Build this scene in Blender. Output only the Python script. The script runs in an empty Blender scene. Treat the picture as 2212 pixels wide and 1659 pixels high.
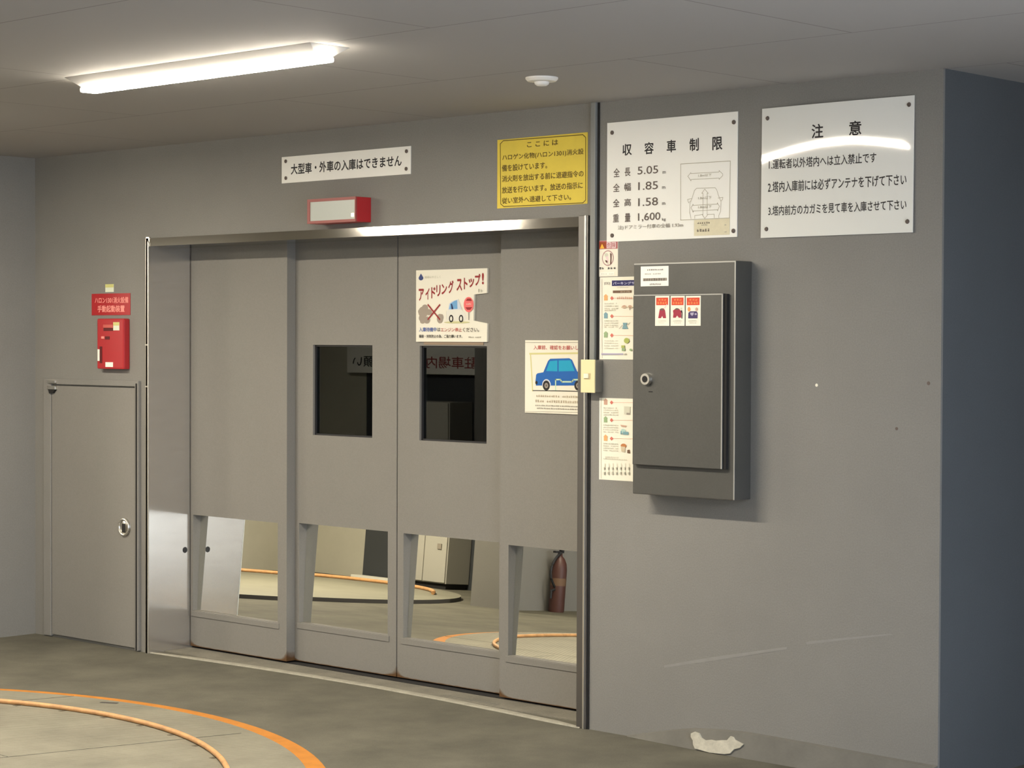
import bpy, bmesh, math, random
from mathutils import Vector, Matrix

S = bpy.context.scene
COL = S.collection

# ------------------------------------------------------------------ camera
YAW, PITCH, ROLL = 0.75322, 0.02106, 0.00402
CAM = Vector((5.57721, -6.40821, 1.58906))
fwd = Vector((-math.sin(YAW)*math.cos(PITCH), math.cos(YAW)*math.cos(PITCH), -math.sin(PITCH)))
rt0 = Vector((math.cos(YAW), math.sin(YAW), 0))
up0 = rt0.cross(fwd)
rt = rt0*math.cos(ROLL) + up0*math.sin(ROLL)
up = up0*math.cos(ROLL) - rt0*math.sin(ROLL)
cd = bpy.data.cameras.new('camera')
cam = bpy.data.objects.new('camera', cd)
COL.objects.link(cam)
m = Matrix((rt, up, -fwd)).transposed().to_4x4()
m.translation = CAM
cam.matrix_world = m
cd.sensor_width = 36.0
cd.lens = 4500.0*36.0/2212.0
cd.clip_end = 200
S.camera = cam

# ------------------------------------------------------------------ view, world, light levels
S.view_settings.view_transform = 'Standard'
S.view_settings.look = 'None'
S.view_settings.gamma = 1.0
S.view_settings.use_curve_mapping = False
S.view_settings.exposure = 0.53
S.cycles.use_denoising = True
S.cycles.max_bounces = 14
S.cycles.diffuse_bounces = 8
S.cycles.glossy_bounces = 8
SKY_COLOR, SKY_STRENGTH = (0.77, 0.86, 1.0), 4.7
LAMP_COLOR, LAMP_STRENGTH = (1.0, 0.905, 0.745), 228.0
BAY_FILL_STRENGTH, REAR_FILL_STRENGTH = 530.0, 90.0
ROW_FILL_STRENGTH = 190.0
w = bpy.data.worlds.new('dusk_sky')
S.world = w
w.use_nodes = True
bg = w.node_tree.nodes['Background']
bg.inputs[0].default_value = (*SKY_COLOR, 1)
bg.inputs[1].default_value = SKY_STRENGTH

# ------------------------------------------------------------------ materials
def lin(c):
    return tuple(((v/255)/12.92 if v/255 <= 0.04045 else (((v/255)+0.055)/1.055)**2.4) for v in c)

def mat(name, col, rough=0.6, metal=0.0, var=0.0, scale=6.0, bump=0.0, bscale=120.0, emit=None, estr=0.0, spec=0.5, stretch=None, fine=0.0):
    mt = bpy.data.materials.new(name)
    mt.use_nodes = True
    nt = mt.node_tree
    b = nt.nodes['Principled BSDF']
    b.inputs['Base Color'].default_value = (*col, 1)
    b.inputs['Roughness'].default_value = rough
    b.inputs['Metallic'].default_value = metal
    b.inputs['Specular IOR Level'].default_value = spec
    if emit:
        b.inputs['Emission Color'].default_value = (*emit, 1)
        b.inputs['Emission Strength'].default_value = estr
    if var or bump or fine:
        tc = nt.nodes.new('ShaderNodeTexCoord')
        src = tc.outputs['Object']
        if stretch:
            mp = nt.nodes.new('ShaderNodeMapping')
            mp.inputs['Scale'].default_value = stretch
            nt.links.new(src, mp.inputs['Vector']); src = mp.outputs['Vector']
    last = None
    if var:
        n = nt.nodes.new('ShaderNodeTexNoise')
        n.inputs['Scale'].default_value = scale
        n.inputs['Detail'].default_value = 6
        n.inputs['Roughness'].default_value = 0.65
        nt.links.new(src, n.inputs['Vector'])
        r = nt.nodes.new('ShaderNodeMapRange')
        r.inputs['From Min'].default_value = 0.3; r.inputs['From Max'].default_value = 0.7
        r.inputs['To Min'].default_value = 1-var; r.inputs['To Max'].default_value = 1+var
        nt.links.new(n.outputs['Fac'], r.inputs['Value'])
        last = r.outputs['Result']
    if fine:
        n2 = nt.nodes.new('ShaderNodeTexNoise')
        n2.inputs['Scale'].default_value = 170
        n2.inputs['Detail'].default_value = 2
        nt.links.new(src, n2.inputs['Vector'])
        r2 = nt.nodes.new('ShaderNodeMapRange')
        r2.inputs['From Min'].default_value = 0.3; r2.inputs['From Max'].default_value = 0.7
        r2.inputs['To Min'].default_value = 1-fine; r2.inputs['To Max'].default_value = 1+fine
        nt.links.new(n2.outputs['Fac'], r2.inputs['Value'])
        if last is None:
            last = r2.outputs['Result']
        else:
            mu = nt.nodes.new('ShaderNodeMath'); mu.operation = 'MULTIPLY'
            nt.links.new(last, mu.inputs[0]); nt.links.new(r2.outputs['Result'], mu.inputs[1])
            last = mu.outputs[0]
    if last is not None:
        vm = nt.nodes.new('ShaderNodeVectorMath'); vm.operation = 'SCALE'
        vm.inputs[0].default_value = col
        nt.links.new(last, vm.inputs['Scale'])
        nt.links.new(vm.outputs[0], b.inputs['Base Color'])
    if bump:
        n3 = nt.nodes.new('ShaderNodeTexNoise')
        n3.inputs['Scale'].default_value = bscale
        nt.links.new(src, n3.inputs['Vector'])
        bp = nt.nodes.new('ShaderNodeBump')
        bp.inputs['Strength'].default_value = bump
        bp.inputs['Distance'].default_value = 0.002
        nt.links.new(n3.outputs['Fac'], bp.inputs['Height'])
        nt.links.new(bp.outputs['Normal'], b.inputs['Normal'])
    return mt

M = {}
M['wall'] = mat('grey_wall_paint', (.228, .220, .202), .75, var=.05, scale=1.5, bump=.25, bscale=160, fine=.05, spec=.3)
M['leaf'] = mat('grey_door_paint', (.228, .217, .196), .55, var=.03, scale=2, bump=.1, bscale=140, fine=.04, spec=.35)
M['concrete'] = mat('concrete_floor', (.115, .108, .082), .8, var=.30, scale=2.2, bump=.4, bscale=90, fine=.08, spec=.3)
M['sillcon'] = mat('sill_concrete', (.20, .186, .15), .8, var=.2, scale=7, bump=.4, bscale=60, fine=.1, spec=.3)
M['sillline'] = mat('worn_sill_edge', (.33, .31, .25), .8, var=.18, scale=16, fine=.1)
M['mortar'] = mat('skirting_mortar', (.165, .157, .134), .85, var=.15, scale=5, bump=.5, bscale=60)
M['plaster'] = mat('bare_plaster', (.50, .47, .38), .9, var=.18, scale=30, bump=.8, bscale=60)
M['steel'] = mat('brushed_steel', (.50, .48, .44), .30, 1.0, var=.05, scale=8, stretch=(1, 1, 30))
M['reveal'] = mat('satin_steel_reveal', (.58, .55, .51), .17, .75, var=.05, scale=5, stretch=(1, 1, 6))
M['jambsteel'] = mat('dull_jamb_steel', (.20, .19, .18), .38, .85)
M['deck2'] = mat('bright_deck_paint', (.205, .195, .145), .6, var=.10, scale=3)
M['edgesteel'] = mat('bright_steel_edge', (.80, .78, .72), .35, 1.0)
M['header'] = mat('polished_header_steel', (.52, .50, .46), .09, 1.0)
M['mirror'] = mat('mirror_silvering', (.88, .87, .79), .0, 1.0)
M['cabinet'] = mat('dark_hairline_steel', (.085, .083, .075), .45, .15, var=.08, scale=3, fine=.05)
M['cabedge'] = mat('worn_bright_edge', (.42, .41, .38), .4, .3)  # pale tone stands in for light caught on bevelled edges
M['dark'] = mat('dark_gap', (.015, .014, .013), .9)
M['black'] = mat('black_rubber', (.02, .02, .022), .5)
M['wallred'] = mat('fire_red_enamel', (.42, .02, .025), .35)
M['cavity'] = mat('dark_red_slot', (.10, .004, .006), .5)
M['screen'] = mat('pale_lens', (.42, .45, .41), .3)
M['led'] = mat('glowing_indicator', (.9, .8, .5), .4, emit=(1, .86, .5), estr=4.0)
M['cream'] = mat('cream_plastic', (.76, .66, .38), .4)
M['greyplastic'] = mat('grey_box_paint', (.21, .198, .168), .6, fine=.04)
M['duct'] = mat('grey_cable_duct', (.215, .22, .208), .45, fine=.03)
M['paper'] = mat('cream_paper', (.84, .805, .68), .7)
M['acrylic'] = mat('white_acrylic', (.88, .87, .81), .5, spec=.35)
M['gloss'] = mat('glossy_white_acrylic', (.82, .82, .765), .04, spec=.5)
M['yellow'] = mat('yellow_enamel', (.72, .55, .05), .5, var=.06, scale=8)
M['lamphouse'] = mat('white_lamp_housing', (.46, .445, .42), .5)
M['white'] = mat('white_plastic', (.80, .78, .72), .45)
M['orange'] = mat('orange_floor_paint', (.48, .18, .018), .6, var=.15, scale=10)
M['tube'] = mat('worn_orange_pipe', (.58, .31, .13), .5, var=.25, scale=14)
M['grime'] = mat('brown_grime', (.085, .07, .045), .8)
M['rim'] = mat('dark_rim', (.05, .045, .04), .8)
M['farlight'] = mat('pale_far_wall', (.50, .48, .40), .7, var=.06, scale=2)
M['rear'] = mat('white_rear_wall', (.56, .53, .50), .7, var=.04, scale=1)
M['fardark'] = mat('dark_far_wall', (.05, .055, .06), .7)
M['farwhite'] = mat('white_far_cabinet', (.47, .455, .40), .5)
M['sidewall'] = mat('slate_grey_wall_paint', (.100, .108, .113), .75, var=.05, scale=1.5, fine=.05, spec=.3)  # main wall paint with its bluish shade mixed into the colour
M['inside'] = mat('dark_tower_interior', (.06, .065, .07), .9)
M['asphalt'] = mat('pale_driveway', (.60, .57, .54), .9, var=.2, scale=8)
M['extred'] = mat('dull_extinguisher_red', (.085, .034, .027), .45)
M['sticker'] = mat('yellowed_paper', (.72, .66, .47), .7, var=.05, scale=40)

def glass_mat():
    mt = bpy.data.materials.new('dark_tinted_glass')
    mt.use_nodes = True
    b = mt.node_tree.nodes['Principled BSDF']
    b.inputs['Base Color'].default_value = (.10, .16, .19, 1)
    b.inputs['Roughness'].default_value = 0.0
    b.inputs['Transmission Weight'].default_value = 1.0
    b.inputs['IOR'].default_value = 1.5
    return mt
M['glass'] = glass_mat()

def lamp_mat(name, strength):
    # the bar throws most of its light straight down: its flanks glow less
    mat(name + '_flank', (.9, .9, .9), .4, emit=LAMP_COLOR, estr=strength*.17)
    return mat(name, (.9, .9, .9), .4, emit=LAMP_COLOR, estr=strength)
M['lamp'] = lamp_mat('lit_diffuser', LAMP_STRENGTH)
M['lamp2'] = lamp_mat('lit_bay_diffuser', BAY_FILL_STRENGTH)
M['lamp4'] = lamp_mat('lit_row_diffuser', ROW_FILL_STRENGTH)
M['lamp3'] = lamp_mat('lit_rear_diffuser', REAR_FILL_STRENGTH)

def plate_mat():
    # light steel turntable deck with a faint herringbone of raised strokes
    mt = mat('turntable_deck_paint', (.215, .20, .151), .6, var=.20, scale=3.5, fine=.05)
    nt = mt.node_tree; b = nt.nodes['Principled BSDF']
    tc = nt.nodes.new('ShaderNodeTexCoord')
    mp = nt.nodes.new('ShaderNodeMapping'); mp.inputs['Rotation'].default_value = (0, 0, .6)
    wv = nt.nodes.new('ShaderNodeTexWave'); wv.inputs['Scale'].default_value = 14; wv.inputs['Distortion'].default_value = .3
    nt.links.new(tc.outputs['Object'], mp.inputs['Vector']); nt.links.new(mp.outputs['Vector'], wv.inputs['Vector'])
    bp = nt.nodes.new('ShaderNodeBump'); bp.inputs['Strength'].default_value = .5; bp.inputs['Distance'].default_value = .004
    nt.links.new(wv.outputs['Fac'], bp.inputs['Height']); nt.links.new(bp.outputs['Normal'], b.inputs['Normal'])
    return mt
M['plate'] = plate_mat()

def ceiling_mat():
    # painted boards, half a board staggered from row to row, with fine dark joints
    mt = bpy.data.materials.new('ceiling_boards'); mt.use_nodes = True
    nt = mt.node_tree; b = nt.nodes['Principled BSDF']; b.inputs['Roughness'].default_value = .8
    b.inputs['Specular IOR Level'].default_value = .3
    tc = nt.nodes.new('ShaderNodeTexCoord')
    mp = nt.nodes.new('ShaderNodeMapping'); mp.inputs['Location'].default_value = (-.97+1.83*10, .945*12-.02, 0)
    br = nt.nodes.new('ShaderNodeTexBrick')
    br.offset = .5
    for k, v in (('Scale', 1), ('Mortar Size', .0035), ('Mortar Smooth', .3), ('Brick Width', 1.83), ('Row Height', .945)):
        br.inputs[k].default_value = v
    br.inputs['Color1'].default_value = (.38, .368, .352, 1); br.inputs['Color2'].default_value = (.372, .36, .345, 1)
    br.inputs['Mortar'].default_value = (.22, .21, .195, 1)
    nt.links.new(tc.outputs['Object'], mp.inputs['Vector']); nt.links.new(mp.outputs['Vector'], br.inputs['Vector'])
    nt.links.new(br.outputs['Color'], b.inputs['Base Color'])
    return mt
M['ceiling'] = ceiling_mat()

def leaf_rust_mat():
    # door paint with rust creeping up from the bottom edge near both stiles (u = 0..1 across the leaf in its UV map, v = height)
    mt = mat('grey_door_paint_rusty_foot', (.228, .217, .196), .55, var=.03, scale=2, bump=.1, bscale=140, fine=.04, spec=.35)
    nt = mt.node_tree; b = nt.nodes['Principled BSDF']
    base = b.inputs['Base Color'].links[0].from_socket
    uv = nt.nodes.new('ShaderNodeUVMap')
    sx = nt.nodes.new('ShaderNodeSeparateXYZ'); nt.links.new(uv.outputs['UV'], sx.inputs[0])
    def mth(op, a, c):
        n = nt.nodes.new('ShaderNodeMath'); n.operation = op
        for i, v in enumerate((a, c)):
            if v is None: continue
            if isinstance(v, (int, float)): n.inputs[i].default_value = v
            else: nt.links.new(v, n.inputs[i])
        return n.outputs[0]
    e = mth('MINIMUM', sx.outputs[0], mth('SUBTRACT', 1.0, sx.outputs[0]))
    ns = nt.nodes.new('ShaderNodeTexNoise'); ns.inputs['Scale'].default_value = 22; ns.inputs['Detail'].default_value = 5
    tc = nt.nodes.new('ShaderNodeTexCoord'); nt.links.new(tc.outputs['Object'], ns.inputs['Vector'])
    # height reached by the rust: tall in the corners, a thin line elsewhere
    reach = mth('ADD', .007, mth('MULTIPLY', .062, mth('POWER', 2.718, mth('MULTIPLY', e, -32.0))))
    reach = mth('MULTIPLY', reach, mth('MULTIPLY', ns.outputs['Fac'], 1.5))
    f = mth('SUBTRACT', 1.0, mth('DIVIDE', sx.outputs[1], reach))
    mr = nt.nodes.new('ShaderNodeMapRange'); nt.links.new(f, mr.inputs['Value'])
    mr.inputs['From Min'].default_value = .1; mr.inputs['From Max'].default_value = .7
    mx = nt.nodes.new('ShaderNodeMix'); mx.data_type = 'RGBA'
    nt.links.new(mr.outputs['Result'], mx.inputs['Factor'])
    nt.links.new(base, mx.inputs['A']); mx.inputs['B'].default_value = (.11, .055, .02, 1)
    nt.links.new(mx.outputs['Result'], b.inputs['Base Color'])
    return mt
M['leafrust'] = leaf_rust_mat()

INK = {
 'ink': (32, 28, 30), 'faded': (96, 84, 76), 'grey': (150, 142, 130), 'line': (176, 170, 150), 'olive': (92, 74, 14), 'red': (150, 34, 36),
 'navy': (52, 66, 118), 'pale': (206, 204, 186), 'smoke': (160, 148, 134), 'shade': (204, 200, 150), 'carbody': (228, 226, 214), 'carlight': (206, 212, 222),
 'glassblue': (110, 165, 212), 'deepblue': (14, 34, 84), 'black': (24, 20, 18), 'pink': (236, 112, 110), 'paper': (236, 232, 214), 'blue': (70, 96, 168),
 'brick': (192, 98, 90), 'paleolive': (214, 208, 146), 'carblue': (16, 96, 178), 'cyan': (14, 160, 200), 'mint': (190, 222, 190), 'tan': (204, 188, 160),
 'pinkred': (176, 96, 96), 'rust': (150, 62, 14), 'amber': (250, 184, 62), 'palepink': (228, 204, 204), 'rosy': (176, 136, 134), 'brown': (92, 54, 46),
 'white': (244, 242, 230), 'navyband': (34, 34, 92), 'palelilac': (196, 196, 224), 'brownbar': (112, 86, 66), 'orange': (222, 170, 112), 'teal': (120, 158, 168),
 'green': (148, 172, 130), 'rosered': (206, 112, 96), 'rose': (226, 176, 152), 'rosebrown': (196, 158, 136), 'leafgreen': (168, 178, 92), 'lilac': (170, 164, 186),
 'orangebrown': (188, 122, 70), 'tealpale': (176, 204, 196), 'vermilion': (214, 66, 36), 'orangelt': (250, 156, 90), 'crimson': (158, 40, 62), 'violet': (62, 46, 96),
 'pinkwhite': (238, 150, 140),
}
IM = {}
def ink(k):
    if k not in IM:
        IM[k] = mat('print_' + k, lin(INK[k]), .65)
    return IM[k]

# ------------------------------------------------------------------ mesh helpers
def box(bm, x0, x1, y0, y1, z0, z1):
    v = [bm.verts.new(p) for p in ((x0,y0,z0),(x1,y0,z0),(x1,y1,z0),(x0,y1,z0),(x0,y0,z1),(x1,y0,z1),(x1,y1,z1),(x0,y1,z1))]
    return [bm.faces.new([v[i] for i in q]) for q in ((0,3,2,1),(4,5,6,7),(0,1,5,4),(1,2,6,5),(2,3,7,6),(3,0,4,7))]

def prism_xz(bm, pts, y0, y1):
    a = [bm.verts.new((x, y0, z)) for x, z in pts]; b = [bm.verts.new((x, y1, z)) for x, z in pts]
    n = len(pts)
    bm.faces.new(a); bm.faces.new(b[::-1])
    for i in range(n):
        bm.faces.new((a[i], b[i], b[(i+1) % n], a[(i+1) % n]))

def cyl(bm, c, axis, r0, r1, h, seg=32):
    ax = Vector(axis).normalized()
    u = ax.orthogonal().normalized(); v = ax.cross(u)
    c = Vector(c)
    a = [bm.verts.new(c + (u*math.cos(2*math.pi*i/seg) + v*math.sin(2*math.pi*i/seg))*r0) for i in range(seg)]
    b = [bm.verts.new(c + ax*h + (u*math.cos(2*math.pi*i/seg) + v*math.sin(2*math.pi*i/seg))*r1) for i in range(seg)]
    for i in range(seg):
        bm.faces.new((a[i], a[(i+1) % seg], b[(i+1) % seg], b[i]))
    bm.faces.new(a[::-1]); bm.faces.new(b)

def lathe(bm, c, prof, seg=36):
    rings = []
    for r, z in prof:
        rings.append([bm.verts.new((c[0]+r*math.cos(2*math.pi*i/seg), c[1]+r*math.sin(2*math.pi*i/seg), c[2]+z)) for i in range(seg)])
    for k in range(len(rings)-1):
        for i in range(seg):
            bm.faces.new((rings[k][i], rings[k][(i+1) % seg], rings[k+1][(i+1) % seg], rings[k+1][i]))
    bm.faces.new(rings[0][::-1]); bm.faces.new(rings[-1])

def tube(bm, pts, r, seg=12, closed=False):
    pts = [Vector(p) for p in pts]; n = len(pts); rings = []
    for i, p in enumerate(pts):
        if closed: t = pts[(i+1) % n]-pts[i-1]
        else: t = pts[min(i+1, n-1)]-pts[max(i-1, 0)]
        t.normalize()
        ref = Vector((0, 0, 1)) if abs(t.z) < .9 else Vector((1, 0, 0))
        u = t.cross(ref).normalized(); v = u.cross(t)
        rings.append([bm.verts.new(p + (u*math.cos(2*math.pi*k/seg)+v*math.sin(2*math.pi*k/seg))*r) for k in range(seg)])
    for i in range(n if closed else n-1):
        a, b = rings[i], rings[(i+1) % n]
        for k in range(seg):
            bm.faces.new((a[k], a[(k+1) % seg], b[(k+1) % seg], b[k]))
    if not closed:
        bm.faces.new(rings[0][::-1]); bm.faces.new(rings[-1])

def obj(name, bm, mt, parent=None, bevel=0.0, smooth=False, seg=2):
    if bevel:
        bmesh.ops.remove_doubles(bm, verts=bm.verts[:], dist=1e-6)
        bmesh.ops.bevel(bm, geom=bm.edges[:], offset=bevel, segments=seg, affect='EDGES', profile=.6)
    bmesh.ops.recalc_face_normals(bm, faces=bm.faces[:])
    me = bpy.data.meshes.new(name)
    bm.to_mesh(me); bm.free()
    for t in (mt if isinstance(mt, (list, tuple)) else [mt]):
        me.materials.append(t)
    if smooth:
        me.polygons.foreach_set('use_smooth', [True]*len(me.polygons))
        me.set_sharp_from_angle(angle=math.radians(40))
    o = bpy.data.objects.new(name, me)
    COL.objects.link(o)
    if parent is not None:
        o.parent = parent
        # every root is an untransformed mesh or an empty placed before its parts
        o.matrix_parent_inverse = parent.matrix_basis.inverted()
    return o

def B(name, b, mt, parent=None, bevel=0.0):
    bm = bmesh.new(); box(bm, *b)
    return obj(name, bm, mt, parent, bevel)

def tag(o, label, cat, group=None, kind=None):
    o['label'] = label; o['category'] = cat
    if group: o['group'] = group
    if kind: o['kind'] = kind
    return o

def struct(o, label, cat):
    return tag(o, label, cat, kind='structure')

def empty(name, loc):
    o = bpy.data.objects.new(name, None); COL.objects.link(o)
    o.location = loc; o.empty_display_size = .1
    return o

# ------------------------------------------------------------------ printing
_tm = {}
def text_polys(body, bold):
    k = (body, bold)
    if k not in _tm:
        cu = bpy.data.curves.new('t', 'FONT'); cu.body = body; cu.size = 1.0; cu.resolution_u = 3
        ob = bpy.data.objects.new('t', cu); COL.objects.link(ob)
        dg = bpy.context.evaluated_depsgraph_get()
        me = bpy.data.meshes.new_from_object(ob.evaluated_get(dg))
        vs = [(v.co.x, v.co.y, 0) for v in me.vertices]; fs = [tuple(p.vertices) for p in me.polygons]
        bpy.data.objects.remove(ob); bpy.data.curves.remove(cu); bpy.data.meshes.remove(me)
        if bold:                          # heavier strokes: the outline laid down again, shifted a little each way
            n, v0, f0 = len(vs), vs, fs
            vs, fs = [], []
            for i, (dx, dy) in enumerate(((-1, 0), (1, 0), (0, -1), (0, 1), (0, 0))):
                vs = vs + [(x+dx*bold, y+dy*bold, i) for x, y, _ in v0]; fs = fs + [tuple(j+i*n for j in f) for f in f0]
        _tm[k] = (vs, fs)
    return _tm[k]

def stroke(bm, pts, wd, place, mi):
    out = []
    for (ax, az), (bx, bz) in zip(pts[:-1], pts[1:]):
        d = Vector((bx-ax, bz-az)); L = d.length
        if L < 1e-6: continue
        d /= L; n = Vector((-d.y, d.x))*wd/2; e = d*wd*.35
        q = [(ax-e.x+n.x, az-e.y+n.y), (ax-e.x-n.x, az-e.y-n.y), (bx+e.x-n.x, bz+e.y-n.y), (bx+e.x+n.x, bz+e.y+n.y)]
        out.append(q)
    for q in out:
        f = bm.faces.new([bm.verts.new(place(x, z)) for x, z in q]); f.material_index = mi

def printing(ops, y, parent, warp=None, pic='printed_picture', let='lettering', mirror_axis=None):
    """ops laid on the plane y (towards -y), the picture as one mesh and the lettering as another, both parts of parent"""
    bmp, bmt = bmesh.new(), bmesh.new()
    mp, mtx = [], []
    def idx(lst, k):
        if k not in lst: lst.append(k)
        return lst.index(k)
    for i, op in enumerate(ops):
        off = y - .0005 - .00006*i
        def place(x, z, off=off):
            return (x, off + (warp(x, z) if warp else 0), z)
        kind, mk = op[0], op[1]
        if kind == 't':
            _, _, body, x0, x1, z0, z1, bold = op
            vs, fs = text_polys(body, bold)
            ax = min(v[0] for v in vs); bx = max(v[0] for v in vs); ay = min(v[1] for v in vs); by = max(v[1] for v in vs)
            mi = idx(mtx, mk)
            nv = [bmt.verts.new(place(x0+(x1-x0)*(v[0]-ax)/(bx-ax), z0+(z1-z0)*(v[1]-ay)/(by-ay), off-.00006*v[2])) for v in vs]
            for f in fs:
                try:
                    fc = bmt.faces.new([nv[j] for j in f]); fc.material_index = mi
                except ValueError:
                    pass
            continue
        mi = idx(mp, mk)
        if kind == 'p':
            f = bmp.faces.new([bmp.verts.new(place(x, z)) for x, z in op[2]]); f.material_index = mi
        elif kind == 'l':
            stroke(bmp, op[3], op[2], place, mi)
        elif kind == 'e':
            _, _, cx, cz, rx, rz = op
            f = bmp.faces.new([bmp.verts.new(place(cx+rx*math.cos(2*math.pi*k/28), cz+rz*math.sin(2*math.pi*k/28))) for k in range(28)]); f.material_index = mi
        elif kind == 'b':
            _, _, x0, x1, z0, z1, n, seed = op
            R = random.Random(seed*7+3)
            cw = (x1-x0)/n; h = z1-z0
            for k in range(n):
                if n > 4 and R.random() < .07: continue
                a = x0+cw*(k+.08); b = a+cw*R.uniform(.7, .88)
                # each illegible character is two or three little strokes
                for s in range(R.choice((2, 3))):
                    zz = z0+h*(.08+.36*s)+h*R.uniform(-.03, .05)
                    xx0 = a+cw*R.uniform(0, .15); xx1 = b-cw*R.uniform(0, .15)
                    f = bmp.faces.new([bmp.verts.new(place(x, z)) for x, z in ((xx0, zz), (xx1, zz), (xx1, min(zz+h*.2, z1)), (xx0, min(zz+h*.2, z1)))]); f.material_index = mi
                xm = R.uniform(a, b-cw*.2)
                f = bmp.faces.new([bmp.verts.new(place(x, z)) for x, z in ((xm, z0), (xm+cw*.17, z0), (xm+cw*.17, z1), (xm, z1))]); f.material_index = mi
    for bm, mats, nm in ((bmp, mp, pic), (bmt, mtx, let)):
        if bm.faces:
            if bm is bmp:
                bm.normal_update()
                bmesh.ops.triangulate(bm, faces=[f for f in bm.faces if len(f.verts) > 4])
            obj(nm, bm, [ink(k) for k in mats], parent)
        else:
            bm.free()

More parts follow.
